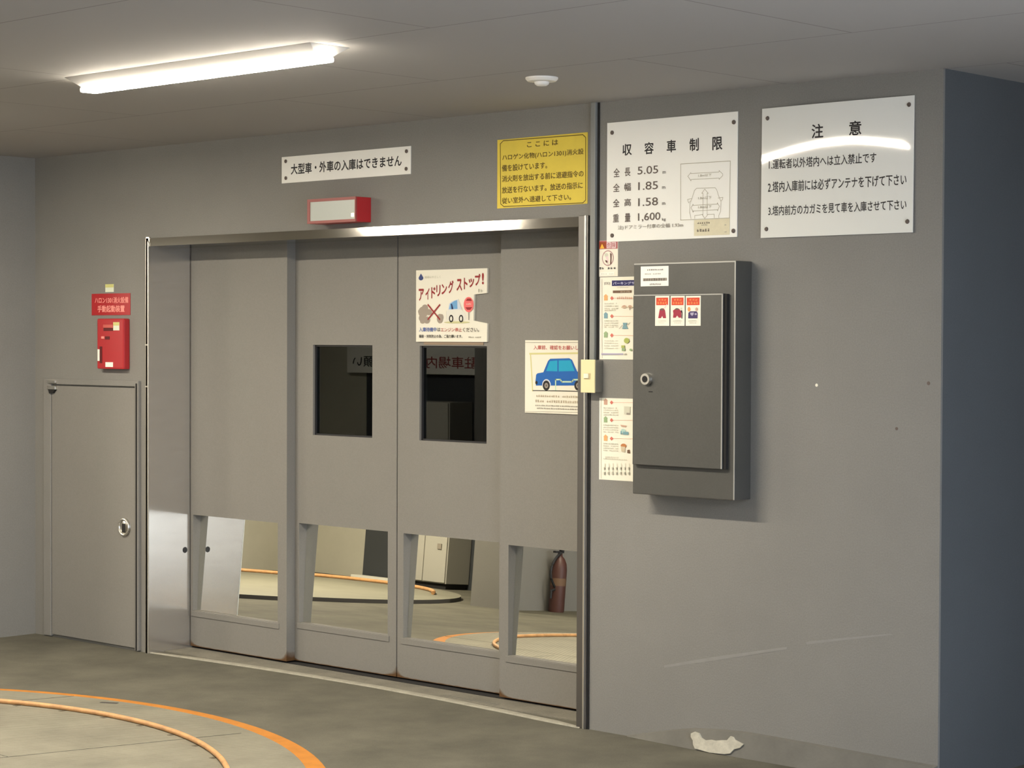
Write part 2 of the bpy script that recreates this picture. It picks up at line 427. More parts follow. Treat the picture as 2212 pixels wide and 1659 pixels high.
# ------------------------------------------------------------------ printed matter: polygons (p), strokes (l), ellipses (e), small print (b), text (t); x and z in metres on the sheet's plane
ART = {
 'limits': [
  ('t','ink','収',0.1747,0.2236,2.3292,2.3756,0.02),
  ('t','ink','容',0.2881,0.3361,2.3279,2.3757,0.02),
  ('t','ink','車',0.4017,0.4488,2.3284,2.3775,0.02),
  ('t','ink','制',0.5154,0.5616,2.3269,2.3773,0.02),
  ('t','ink','限',0.6278,0.6766,2.3238,2.3754,0.02),
  ('t','faded','全',0.1284,0.1613,2.2458,2.2816,0.014),
  ('t','faded','長',0.187,0.2172,2.2464,2.2803,0.014),
  ('t','faded','5.05',0.2542,0.3595,2.2501,2.2813,0.004),
  ('t','faded','m',0.3823,0.3981,2.247,2.2565,0.004),
  ('t','faded','全',0.1264,0.1617,2.1866,2.2197,0.014),
  ('t','faded','幅',0.186,0.22,2.1875,2.2197,0.014),
  ('t','faded','1.85',0.2579,0.359,2.1878,2.2197,0.004),
  ('t','faded','m',0.3804,0.3962,2.1874,2.1969,0.004),
  ('t','faded','全',0.1268,0.1611,2.1256,2.1579,0.014),
  ('t','faded','高',0.1864,0.2204,2.1268,2.1571,0.014),
  ('t','faded','1.58',0.2583,0.3595,2.1238,2.1558,0.004),
  ('t','faded','m',0.3809,0.3967,2.1241,2.1336,0.004),
  ('t','faded','重',0.1272,0.1578,2.0646,2.0976,0.014),
  ('t','faded','量',0.1896,0.2185,2.0641,2.0981,0.014),
  ('t','faded','1,600',0.2578,0.3721,2.0617,2.0962,0.004),
  ('t','faded','kg',0.3813,0.3994,2.059,2.0731,0.004),
  ('t','grey','注)ドアミラー付車の全幅 1.93m',0.1534,0.4869,2.0314,2.0511,0.01),
 ],
 'diagram': [
  ('l','line',0.0025,[(0.4726,2.2803),(0.7146,2.2786),(0.7125,2.0606),(0.4737,2.0612),(0.4726,2.2803)]),
  ('l','line',0.0019,[(0.5255,2.0645),(0.5187,2.0884),(0.5198,2.1235),(0.5275,2.1396),(0.5417,2.174),(0.5521,2.1818),(0.6426,2.1796),(0.6504,2.1711),(0.6583,2.1503),(0.6712,2.1253),(0.669,2.0867),(0.6601,2.0707),(0.6615,2.0635)]),
  ('l','line',0.0018,[(0.5275,2.1427),(0.5079,2.1405),(0.5106,2.1321),(0.5145,2.1268),(0.5223,2.1347)]),
  ('l','line',0.0018,[(0.6571,2.1391),(0.6801,2.1412),(0.6776,2.1321),(0.67,2.1274)]),
  ('l','line',0.0018,[(0.5438,2.0648),(0.5437,2.0761),(0.5814,2.0788)]),
  ('l','line',0.0018,[(0.6074,2.0778),(0.6383,2.0777),(0.6389,2.0633)]),
  ('l','line',0.0019,[(0.5085,2.2303),(0.5234,2.2439),(0.5234,2.2404),(0.6614,2.2394),(0.6614,2.2449),(0.6786,2.2308),(0.6787,2.2247),(0.6616,2.2109),(0.6616,2.2158),(0.5244,2.2171),(0.5244,2.2119),(0.5085,2.2303)]),
  ('l','line',0.0019,[(0.5252,2.1078),(0.5355,2.1208),(0.5356,2.1162),(0.6534,2.1165),(0.6534,2.121),(0.6642,2.1073),(0.6549,2.0903),(0.6548,2.0944),(0.5357,2.094),(0.5358,2.0894),(0.5252,2.1078)]),
  ('l','line',0.0018,[(0.5924,2.1768),(0.5777,2.1611),(0.5834,2.1608),(0.584,2.0787),(0.5801,2.0789),(0.5932,2.0634),(0.6086,2.0778),(0.6048,2.0779),(0.6041,2.1599),(0.6093,2.1597),(0.5924,2.1768)]),
  ('t','line','1.8m以下',0.5595,0.6255,2.2246,2.2359,0.01),
  ('t','line','1.8m以下',0.5601,0.6262,2.1372,2.1485,0.01),
  ('t','line','1.8m以下',0.5604,0.6265,2.1022,2.1136,0.01),
 ],
 'limsticker': [
  ('b','faded',0.5557,0.6205,2.0428,2.0496,6,3),
  ('b','line',0.5687,0.6076,2.0351,2.0409,5,4),
  ('b','faded',0.5545,0.6194,2.0119,2.0229,5,5),
  ('b','line',0.6872,0.7,2.0321,2.0371,1,6),
  ('b','line',0.6874,0.7002,2.0056,2.0107,1,7),
 ],
 'notice': [
  ('t','ink','注',1.094,1.1468,2.3398,2.3924,0.02),
  ('t','ink','意',1.2592,1.3126,2.3397,2.3927,0.02),
  ('t','ink','1.運転者以外塔内へは立入禁止です',0.8984,1.3768,2.2354,2.2736,0.012),
  ('t','ink','2.塔内入庫前には必ずアンテナを下げて下さい',0.8947,1.5034,2.1487,2.1898,0.012),
  ('t','ink','3.塔内前方のカガミを見て車を入庫させて下さい',0.8976,1.5042,2.061,2.0986,0.012),
 ],
 'large': [
  ('t','ink','大型車・外車の入庫はできません',-1.8487,-1.1023,2.3569,2.4075,0.022),
 ],
 'halon': [
  ('l','olive',0.0033,[(-0.5026,2.4189),(-0.4846,2.4308),(-0.0387,2.4276),(-0.0235,2.4159),(-0.0219,2.1608),(-0.037,2.1501),(-0.4804,2.153),(-0.4985,2.1649),(-0.5026,2.4189)]),
  ('t','olive','こ こ に は',-0.3482,-0.1743,2.3945,2.4171,0.016),
  ('t','olive','ハロゲン化物(ハロン1301)消火設',-0.4906,-0.034,2.3443,2.3724,0.016),
  ('t','olive','備を設けています。',-0.4922,-0.2341,2.3006,2.3294,0.016),
  ('t','olive','消火剤を放出する前に退避指令の',-0.4919,-0.0335,2.2561,2.2836,0.016),
  ('t','olive','放送を行ないます。放送の指示に',-0.4917,-0.0374,2.2084,2.2365,0.016),
  ('t','olive','従い室外へ退避して下さい。',-0.4914,-0.1004,2.1646,2.1908,0.016),
 ],
 'idling': [
  ('t','red','ア',-1.2973,-1.2626,1.7671,1.8237,0.035),
  ('t','red','イ',-1.2528,-1.2265,1.7724,1.8265,0.035),
  ('t','red','ド',-1.2151,-1.1874,1.7778,1.8306,0.035),
  ('t','red','リ',-1.1825,-1.155,1.7866,1.8393,0.035),
  ('t','red','ン',-1.1485,-1.113,1.7954,1.8433,0.035),
  ('t','red','グ',-1.105,-1.0713,1.7994,1.8586,0.035),
  ('t','red','ス',-1.0522,-1.0172,1.8101,1.8645,0.035),
  ('t','red','ト',-1.0061,-0.9823,1.8163,1.8694,0.035),
  ('t','red','ッ',-0.976,-0.9414,1.8249,1.8655,0.035),
  ('t','red','プ',-0.9368,-0.9023,1.8322,1.885,0.035),
  ('t','red','!',-0.893,-0.8805,1.8371,1.8892,0.035),
  ('e','navy',-1.282,1.8724,0.0152,0.0106),
  ('p','navy',[(-1.282,1.8934),(-1.2688,1.877),(-1.2952,1.8775)]),
  ('t','pale','地球にやさしく',-1.258,-1.1535,1.8699,1.8819,0.012),
  ('b','pale',-0.9192,-0.8848,1.8016,1.8173,2,9),
  ('e','smoke',-1.2671,1.7161,0.0312,0.0254),
  ('e','smoke',-1.255,1.7345,0.0213,0.0161),
  ('e','smoke',-1.2803,1.7185,0.0198,0.0139),
  ('e','smoke',-1.2703,1.6885,0.0247,0.0184),
  ('e','smoke',-1.2423,1.6792,0.0213,0.0161),
  ('e','smoke',-1.2293,1.7159,0.0196,0.0138),
  ('e','smoke',-1.2702,1.6723,0.0165,0.0093),
  ('e','smoke',-1.1575,1.6857,0.0194,0.0217),
  ('e','smoke',-1.1446,1.6925,0.0097,0.0137),
  ('e','shade',-1.048,1.6682,0.0824,0.005),
  ('p','carbody',[(-1.1154,1.6764),(-1.1156,1.7152),(-1.106,1.7242),(-1.0213,1.7282),(-0.9974,1.7099),(-0.9878,1.6873),(-0.9893,1.6782)]),
  ('p','carlight',[(-1.1044,1.7254),(-1.0981,1.7538),(-1.0805,1.7639),(-1.039,1.7725),(-1.0197,1.727)]),
  ('p','glassblue',[(-1.098,1.7276),(-1.0917,1.7526),(-1.0645,1.7653),(-1.0469,1.7692),(-1.0445,1.7295)]),
  ('p','deepblue',[(-1.0868,1.7525),(-1.0795,1.7525),(-1.0701,1.7285),(-1.0819,1.7275)]),
  ('l','pale',0.0027,[(-1.039,1.7736),(-1.0165,1.727)]),
  ('l','pale',0.0018,[(-1.1156,1.722),(-1.1154,1.6833)]),
  ('e','black',-1.0843,1.6854,0.0141,0.0171),
  ('e','carbody',-1.0843,1.6854,0.0071,0.0102),
  ('e','black',-1.0214,1.6851,0.014,0.017),
  ('e','carbody',-1.0214,1.6851,0.007,0.0102),
  ('l','red',0.0074,[(-1.2344,1.7493),(-1.1575,1.6823)]),
  ('l','red',0.0073,[(-1.1578,1.7486),(-1.2341,1.6826)]),
  ('l','grey',0.0054,[(-0.9731,1.7165),(-0.9729,1.6804)]),
  ('e','pink',-0.9738,1.7481,0.0308,0.0343),
  ('p','red',[(-0.9913,1.7652),(-0.9819,1.7749),(-0.9598,1.7751),(-0.9534,1.7637)]),
  ('p','red',[(-0.9943,1.7359),(-0.9502,1.7367),(-0.9627,1.7244),(-0.9816,1.7245)]),
  ('b','paper',-0.9881,-0.9565,1.7471,1.7539,4,4),
  ('t','blue','入庫待機中',-1.2915,-1.1784,1.6262,1.6465,0.012),
  ('t','ink','は',-1.1719,-1.154,1.6274,1.6445,0.012),
  ('t','brick','エンジン停止',-1.1508,-1.0161,1.6262,1.6441,0.012),
  ('t','faded','ください。',-1.0097,-0.9073,1.6251,1.6448,0.012),
  ('t','ink','騒音・排気防止の為、ご協力願います。',-1.2914,-1.0127,1.598,1.6128,0.012),
  ('b','grey',-0.9747,-0.8962,1.5985,1.6044,9,2),
 ],
 'carposter': [
  ('t','brick','入庫前、確認をお願いします',-0.5327,-0.2249,1.5482,1.5673,0.02),
  ('l','paleolive',0.0078,[(-0.5544,1.5303),(-0.1935,1.5359)]),
  ('l','paleolive',0.006,[(-0.5503,1.5315),(-0.5369,1.3695)]),
  ('p','carblue',[(-0.5177,1.3928),(-0.5203,1.4123),(-0.5164,1.4399),(-0.5087,1.4458),(-0.4746,1.4508),(-0.4471,1.5003),(-0.4348,1.5095),(-0.3251,1.5128),(-0.3099,1.5062),(-0.2795,1.4564),(-0.2257,1.4542),(-0.2137,1.4398),(-0.212,1.3983)]),
  ('p','cyan',[(-0.4576,1.4563),(-0.4378,1.4993),(-0.3934,1.5026),(-0.3931,1.4558)]),
  ('p','cyan',[(-0.3855,1.4559),(-0.3858,1.5027),(-0.3175,1.5043),(-0.294,1.4585)]),
  ('e','carlight',-0.4557,1.3962,0.0252,0.0252),
  ('p','paper',[(-0.4835,1.39),(-0.428,1.391),(-0.4279,1.3732),(-0.4834,1.3721)]),
  ('p','paper',[(-0.431,1.391),(-0.2942,1.3934),(-0.2941,1.3758),(-0.4309,1.3732)]),
  ('l','mint',0.0064,[(-0.4024,1.3744),(-0.4027,1.4199),(-0.3761,1.4215),(-0.3669,1.4114),(-0.3094,1.4124),(-0.3004,1.4216),(-0.2763,1.4219)]),
  ('l','carblue',0.0078,[(-0.3913,1.4008),(-0.3033,1.4028)]),
  ('e','black',-0.4563,1.3939,0.0209,0.0217),
  ('e','grey',-0.4563,1.3939,0.0111,0.0115),
  ('e','faded',-0.4563,1.3939,0.0043,0.0046),
  ('e','black',-0.2747,1.3972,0.0204,0.0214),
  ('e','grey',-0.2747,1.3972,0.0108,0.0112),
  ('e','faded',-0.2747,1.3972,0.0042,0.0045),
  ('e','black',-0.514,1.4055,0.0068,0.0078),
  ('l','ink',0.0032,[(-0.5347,1.3707),(-0.4033,1.3721),(-0.1925,1.3729)]),
  ('b','tan',-0.5159,-0.2162,1.3439,1.3527,24,1),
  ('b','tan',-0.522,-0.2279,1.3208,1.3314,22,2),
  ('b','grey',-0.5219,-0.2129,1.3047,1.31,30,3),
  ('b','grey',-0.5218,-0.2397,1.2923,1.2981,28,4),
  ('l','grey',0.0014,[(-0.5813,1.5793),(-0.1938,1.5811)]),
  ('l','grey',0.0011,[(-0.5796,1.2786),(-0.1919,1.285)]),
 ],
 'danger': [
  ('p','pinkred',[(0.0481,1.9585),(0.1489,1.9585),(0.1489,1.9924),(0.0481,1.9924)]),
  ('p','rust',[(0.0526,1.961),(0.0881,1.961),(0.0881,1.9873),(0.0526,1.9873)]),
  ('p','amber',[(0.0554,1.9612),(0.0666,1.9812),(0.0793,1.961)]),
  ('p','palepink',[(0.0919,1.9613),(0.1135,1.9613),(0.1135,1.9861),(0.0919,1.9861)]),
  ('p','palepink',[(0.117,1.9606),(0.1407,1.9606),(0.1407,1.9854),(0.117,1.9854)]),
  ('t','pinkred','危',0.0939,0.1117,1.9635,1.9838,0.012),
  ('t','pinkred','険',0.1194,0.1382,1.9628,1.9831,0.012),
  ('e','rosy',0.0982,1.9218,0.0307,0.0315),
  ('e','paper',0.0982,1.9218,0.0266,0.0274),
  ('l','rosy',0.0022,[(0.0758,1.9437),(0.0937,1.932),(0.0999,1.8958)]),
  ('p','brown',[(0.1099,1.9429),(0.1188,1.9381),(0.1176,1.8977),(0.1102,1.8956),(0.1115,1.9203)]),
  ('e','pale',0.0907,1.9343,0.0095,0.0081),
  ('p','brown',[(0.0834,1.9142),(0.0968,1.9117),(0.0954,1.9004),(0.0864,1.9074)]),
  ('p','palepink',[(0.0848,1.9277),(0.0996,1.9296),(0.1043,1.9025),(0.0923,1.914)]),
  ('b','ink',0.0509,0.1413,1.8766,1.8856,6,8),
  ('p','white',[(0.0555,1.8516),(0.1326,1.8516),(0.1326,1.8647),(0.0555,1.8647)]),
  ('b','pale',0.0615,0.1296,1.8556,1.8605,8,2),
 ],
 'doca': [
  ('l','grey',0.0016,[(0.0678,1.8369),(0.071,1.5185)]),
  ('t','faded','[□□]',0.0804,0.1115,1.8137,1.8243,0.012),
  ('p','navyband',[(0.1203,1.8086),(0.3063,1.8086),(0.3063,1.831),(0.1203,1.831)]),
  ('t','palelilac','パーキングサービス',0.1262,0.2977,1.8134,1.8251,0.02),
  ('b','pale',0.1469,0.2069,1.8001,1.8053,8,1),
  ('p','brownbar',[(0.1258,1.7802),(0.2244,1.7802),(0.2244,1.7905),(0.1258,1.7905)]),
  ('b','tan',0.1646,0.2186,1.7826,1.7878,6,3),
  ('p','orange',[(0.0792,1.751),(0.0986,1.751),(0.0986,1.7702),(0.0792,1.7702)]),
  ('p','orange',[(0.0763,1.768),(0.0887,1.7768),(0.1015,1.7677)]),
  ('p','rosered',[(0.1207,1.7681),(0.1311,1.7595),(0.1208,1.751),(0.1119,1.7597)]),
  ('l','rose',0.0014,[(0.1311,1.7595),(0.2996,1.7568)]),
  ('p','teal',[(0.0797,1.6784),(0.099,1.6784),(0.099,1.6975),(0.0797,1.6975)]),
  ('p','teal',[(0.0767,1.6953),(0.0891,1.7043),(0.1019,1.6952)]),
  ('p','rosered',[(0.1212,1.6957),(0.1315,1.6871),(0.1213,1.6786),(0.1124,1.6872)]),
  ('l','rose',0.0013,[(0.1315,1.6871),(0.3001,1.6854)]),
  ('p','green',[(0.0802,1.601),(0.0995,1.601),(0.0995,1.6202),(0.0802,1.6202)]),
  ('p','green',[(0.0772,1.6179),(0.0897,1.6269),(0.1025,1.6179)]),
  ('p','rosered',[(0.1217,1.6186),(0.132,1.6101),(0.1218,1.6015),(0.1129,1.61)]),
  ('l','rose',0.0014,[(0.132,1.6101),(0.3006,1.6094)]),
  ('b','rose',0.1369,0.2304,1.7549,1.765,9,4),
  ('b','pale',0.0809,0.1576,1.7352,1.7408,10,0),
  ('b','pale',0.081,0.1577,1.7251,1.7307,10,1),
  ('b','pale',0.081,0.1578,1.7149,1.7205,10,2),
  ('b','pale',0.0811,0.1431,1.7081,1.7138,10,3),
  ('b','pale',0.0813,0.1566,1.666,1.6709,10,5),
  ('b','pale',0.0814,0.1567,1.6569,1.6619,10,6),
  ('b','pale',0.0815,0.1568,1.6479,1.6529,10,7),
  ('b','pale',0.0815,0.1568,1.6411,1.6461,10,8),
  ('b','pale',0.0819,0.1572,1.5859,1.5908,10,9),
  ('b','pale',0.0819,0.1572,1.5757,1.5807,10,10),
  ('b','pale',0.082,0.1573,1.5655,1.5705,10,11),
  ('b','pale',0.0821,0.1574,1.5554,1.5604,10,12),
  ('e','rosebrown',0.187,1.7242,0.0117,0.0067),
  ('e','rosebrown',0.2176,1.724,0.0101,0.0067),
  ('l','tan',0.0032,[(0.1724,1.7228),(0.2335,1.7223)]),
  ('l','brownbar',0.0026,[(0.2176,1.7228),(0.2162,1.7117)]),
  ('p','teal',[(0.1801,1.6605),(0.2035,1.6604),(0.1992,1.6504),(0.208,1.6359),(0.1774,1.6359),(0.1831,1.6504)]),
  ('l','grey',0.0018,[(0.1613,1.6359),(0.1787,1.6515)]),
  ('l','pale',0.0022,[(0.205,1.6515),(0.2165,1.6626)]),
  ('e','leafgreen',0.201,1.5889,0.014,0.0112),
  ('p','leafgreen',[(0.1734,1.5597),(0.191,1.5597),(0.191,1.5698),(0.1734,1.5698)]),
  ('p','green',[(0.1758,1.5474),(0.1934,1.5474),(0.1934,1.5586),(0.1758,1.5586)]),
  ('e','green',0.2231,1.5522,0.0073,0.0049),
  ('l','lilac',0.0063,[(0.0703,1.5343),(0.1824,1.5351)]),
  ('b','faded',0.1897,0.2043,1.5307,1.5386,2,3),
 ],
 'docb': [
  ('l','grey',0.0015,[(0.0656,1.3532),(0.0686,1.0299)]),
  ('p','rosebrown',[(0.0811,1.3293),(0.0999,1.3293),(0.0999,1.3481),(0.0811,1.3481)]),
  ('p','rosebrown',[(0.0782,1.3458),(0.0903,1.3549),(0.1028,1.3463)]),
  ('p','rosered',[(0.1215,1.3474),(0.1317,1.3393),(0.1216,1.3307),(0.1129,1.3389)]),
  ('l','rose',0.0013,[(0.1317,1.3393),(0.2962,1.3423)]),
  ('p','green',[(0.0815,1.2577),(0.1004,1.2577),(0.1004,1.2764),(0.0815,1.2764)]),
  ('p','green',[(0.0786,1.2741),(0.0907,1.2833),(0.1032,1.2748)]),
  ('p','rosered',[(0.122,1.276),(0.1321,1.268),(0.1221,1.2593),(0.1134,1.2674)]),
  ('l','rose',0.0013,[(0.1321,1.268),(0.2967,1.2719)]),
  ('p','orange',[(0.082,1.1832),(0.1009,1.1832),(0.1009,1.2019),(0.082,1.2019)]),
  ('p','orange',[(0.0791,1.1996),(0.0912,1.2088),(0.1037,1.2005)]),
  ('p','rosered',[(0.1225,1.2018),(0.1326,1.1938),(0.1226,1.1851),(0.1139,1.1931)]),
  ('l','rose',0.0013,[(0.1326,1.1938),(0.2972,1.1987)]),
  ('b','pale',0.0783,0.159,1.314,1.3193,10,0),
  ('b','pale',0.0784,0.1591,1.3048,1.3101,10,1),
  ('b','pale',0.0785,0.1592,1.2955,1.3008,10,2),
  ('b','pale',0.0785,0.1592,1.2863,1.2916,10,3),
  ('b','pale',0.0788,0.1595,1.2446,1.2499,10,5),
  ('b','pale',0.0788,0.1596,1.2353,1.2406,10,6),
  ('b','pale',0.0789,0.1596,1.2261,1.2314,10,7),
  ('b','pale',0.079,0.1597,1.2168,1.2221,10,8),
  ('b','pale',0.0793,0.16,1.1696,1.1749,10,10),
  ('b','pale',0.0793,0.1601,1.1604,1.1657,10,11),
  ('b','pale',0.0794,0.1601,1.1511,1.1564,10,12),
  ('b','pale',0.0795,0.1602,1.1418,1.1471,10,13),
  ('p','pale',[(0.189,1.2937),(0.2204,1.2937),(0.2204,1.3254),(0.189,1.3254)]),
  ('p','grey',[(0.202,1.293),(0.219,1.293),(0.219,1.2995),(0.202,1.2995)]),
  ('p','rosebrown',[(0.1695,1.2505),(0.2023,1.2482),(0.1981,1.2415),(0.1753,1.243)]),
  ('e','tealpale',0.1854,1.2258,0.0128,0.0088),
  ('p','teal',[(0.184,1.2116),(0.2125,1.2116),(0.2125,1.2236),(0.184,1.2236)]),
  ('p','teal',[(0.1711,1.2122),(0.1789,1.2122),(0.1789,1.2254),(0.1711,1.2254)]),
  ('e','orangebrown',0.1872,1.1668,0.0148,0.0084),
  ('p','tan',[(0.173,1.1641),(0.1958,1.1628),(0.1945,1.1409),(0.176,1.1445)]),
  ('p','brownbar',[(0.2073,1.1501),(0.2186,1.1528),(0.2215,1.1387),(0.2068,1.1381)]),
  ('b','pale',0.0811,0.1618,1.1154,1.1209,10,4),
  ('b','pale',0.0811,0.2245,1.1088,1.1132,16,5),
  ('b','pale',0.0798,0.0943,1.0437,1.0922,1,3),
  ('b','pale',0.1015,0.116,1.0447,1.0931,1,3),
  ('b','pale',0.1232,0.1376,1.0457,1.0941,1,3),
  ('b','pale',0.1448,0.1591,1.0467,1.095,1,3),
  ('b','pale',0.1663,0.1806,1.0477,1.0959,1,3),
  ('b','pale',0.1877,0.2019,1.0488,1.0969,1,3),
  ('b','pale',0.209,0.2232,1.0498,1.0978,1,3),
 ],
 'stick1': [
  ('p','vermilion',[(0.4489,1.7268),(0.5078,1.7268),(0.5078,1.7559),(0.4489,1.7559)]),
  ('b','orangelt',0.4589,0.5,1.744,1.7509,3,2),
  ('b','orangelt',0.4534,0.5034,1.7311,1.7398,4,5),
  ('p','crimson',[(0.4638,1.6973),(0.467,1.7111),(0.4748,1.7145),(0.4859,1.7144),(0.4926,1.7074),(0.496,1.6919),(0.4983,1.6763),(0.4839,1.6764),(0.4794,1.6851),(0.4728,1.6765),(0.4595,1.6765)]),
  ('e','faded',0.477,1.7101,0.0089,0.0038),
  ('l','palepink',0.0045,[(0.4925,1.7161),(0.5024,1.7281)]),
  ('b','pale',0.4584,0.4995,1.6635,1.6679,6,1),
  ('b','pale',0.4618,0.4907,1.6566,1.6601,4,2),
 ],
 'stick2': [
  ('p','vermilion',[(0.5254,1.7261),(0.5835,1.7261),(0.5835,1.7551),(0.5254,1.7551)]),
  ('b','orangelt',0.5353,0.5758,1.7433,1.7501,3,2),
  ('b','orangelt',0.5299,0.5792,1.7304,1.739,4,5),
  ('p','crimson',[(0.5323,1.7054),(0.5454,1.7131),(0.563,1.7121),(0.574,1.7),(0.5731,1.6777),(0.5611,1.6778),(0.5533,1.6864),(0.5457,1.6779),(0.5325,1.6779),(0.5346,1.6934)]),
  ('e','faded',0.552,1.7113,0.0088,0.0035),
  ('p','ink',[(0.5696,1.7052),(0.5772,1.7069),(0.5795,1.6966),(0.5786,1.6743),(0.5742,1.6743),(0.5758,1.6949)]),
  ('e','pale',0.5735,1.712,0.0044,0.0045),
  ('b','pale',0.5337,0.5764,1.6633,1.6676,6,1),
  ('b','pale',0.5392,0.5721,1.6564,1.6598,4,2),
 ],
 'stick3': [
  ('p','vermilion',[(0.5998,1.7255),(0.6615,1.7255),(0.6615,1.7542),(0.5998,1.7542)]),
  ('b','orangelt',0.6096,0.6539,1.7425,1.7494,3,2),
  ('b','orangelt',0.6042,0.6572,1.7298,1.7383,4,5),
  ('p','violet',[(0.6069,1.675),(0.6078,1.6964),(0.6175,1.7023),(0.6478,1.7021),(0.6533,1.6944),(0.6523,1.6748)]),
  ('p','lilac',[(0.6165,1.6963),(0.6349,1.6979),(0.6328,1.6894),(0.6263,1.6843),(0.6187,1.6895)]),
  ('e','lilac',0.6436,1.6911,0.0056,0.0037),
  ('e','orangelt',0.611,1.71,0.0069,0.0086),
  ('e','rosebrown',0.6482,1.7098,0.0065,0.0068),
  ('b','pale',0.6069,0.6502,1.6631,1.6673,6,1),
  ('b','pale',0.6135,0.646,1.6562,1.6596,4,2),
 ],
 'label': [
  ('b','faded',0.3846,0.4686,1.8628,1.8681,9,1),
  ('b','grey',0.3734,0.4553,1.8474,1.8517,10,2),
  ('p','grey',[(0.3656,1.8222),(0.4855,1.8222),(0.4855,1.833),(0.3656,1.833)]),
  ('b','faded',0.3667,0.4777,1.8225,1.8323,9,3),
  ('b','faded',0.3917,0.4578,1.806,1.8122,9,4),
 ],
 'redsign': [
  ('t','pinkwhite','ハロン1301消火設備',-3.3964,-3.108,1.7701,1.8025,0.03),
  ('t','pinkwhite','手動起動装置',-3.3729,-3.1391,1.7238,1.7597,0.03),
 ],
}

# ------------------------------------------------------------------ the setting
H = 2.553
XL, XC, XR = -2.95, -3.94, 1.647          # left edge of the opening, left corner, right corner

bm = bmesh.new(); box(bm, -11, 12, -14, 5, -.12, 0)
floor = struct(obj('floor', bm, M['concrete']), 'grey brown concrete floor of the parking bay', 'floor')

bm = bmesh.new(); box(bm, 1.8, 12, -10, -.4, 0, .003)
struct(obj('floor_driveway', bm, M['asphalt']), 'pale driveway beside the camera, outside the picture', 'floor')  # added out of view to throw light up at the ceiling

bm = bmesh.new(); box(bm, -10.4, 4.6, -10.2, 4.2, H, H+.15); box(bm, 4.6, 12, -10.2, -5.4, H, H+.15)
struct(obj('ceiling', bm, M['ceiling']), 'grey painted board ceiling with fine joints', 'ceiling')

bm = bmesh.new()
box(bm, XC, XL, 0, .22, 0, H); box(bm, XL, 0, 0, .22, 2.094, H); box(bm, 0, XR-.012, .012, .22, 0, H); box(bm, 0, XR, 0, .012, 0, H)
wall = struct(obj('wall_back', bm, M['wall']), 'grey painted wall around the sliding doors, carrying the signs', 'wall')
# scuffs and specks on the paint
M['scuff'] = mat('pale_scuff', (.255, .248, .23), .75, var=.06, scale=20)
bm = bmesh.new()
prism_xz(bm, [(.40, .296), (.62, .345), (.80, .386), (.99, .430), (.99, .440), (.80, .398), (.62, .359), (.40, .305)], -.0006, 0)
prism_xz(bm, [(1.08, .458), (1.25, .492), (1.449, .531), (1.449, .535), (1.25, .5), (1.08, .468)], -.0006, 0)
obj('scuff_mark', bm, M['scuff'], wall)
for x, z, r, k in ((1.1175, 1.4266, .006, 'paper'), (1.466, 1.2762, .006, 'faded'), (1.597, 1.4417, .007, 'faded')):
    bm = bmesh.new(); cyl(bm, (x, -.0006, z), (0, 1, 0), r, r, .0005, 10)
    obj('speck', bm, ink(k), wall)

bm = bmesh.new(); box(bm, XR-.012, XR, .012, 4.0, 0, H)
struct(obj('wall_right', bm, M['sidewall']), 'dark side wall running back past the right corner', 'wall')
bm = bmesh.new(); box(bm, XC-.2, XC, -.65, .22, 0, H)
struct(obj('wall_left', bm, M['wall']), 'grey wall stub left of the small steel door', 'wall')
bm = bmesh.new(); box(bm, -10.2, XC-.2, -.65, -.45, 0, H)
struct(obj('wall_neighbour', bm, M['wall']), 'front wall of the neighbouring bay', 'wall')
bm = bmesh.new(); box(bm, -10.2, -10, -6.8, -.65, 0, H); box(bm, -10, -9.15, -6.8, -6.6, 0, H)
struct(obj('wall_far', bm, M['farlight']), 'pale wall at the far end of the neighbouring bay', 'wall')
bm = bmesh.new(); box(bm, -9.15, -5.9, -6.8, -6.6, 0, H)
struct(obj('wall_opposite', bm, M['fardark']), 'dark wall facing the sliding doors', 'wall')
bm = bmesh.new(); box(bm, -5.95, -5.6, -6.8, -4.8, 0, H)
struct(obj('wall_pillar', bm, M['wall']), 'grey pillar behind the fire extinguisher', 'wall')
bm = bmesh.new(); box(bm, -5.6, 12, -10.2, -10, 0, H)
struct(obj('wall_rear', bm, M['rear']), 'white wall behind the driveway', 'wall')  # added out of view, gives the steel reveal something bright to reflect
bm = bmesh.new(); box(bm, -5.8, -5.6, -10, -6.8, 0, H)
struct(obj('wall_side', bm, M['wall']), 'grey wall closing the driveway on the left', 'wall')
bm = bmesh.new(); box(bm, 1.647, 5.0, 3.8, 4.0, 0, H); box(bm, 4.8, 5.0, -.9, 3.8, 0, H)
struct(obj('wall_passage', bm, M['wall']), 'walls closing the passage beyond the right corner', 'wall')  # added out of view, keeps the sky off the side wall
bm = bmesh.new()
box(bm, -3.3, -3.2, .35, 2.8, 0, H); box(bm, -3.2, 1.4, 2.7, 2.8, 0, H); box(bm, 1.4, 1.497, .22, 2.8, 0, H)
struct(obj('wall_inside', bm, M['inside']), 'dark walls of the lift shaft behind the doors', 'wall')

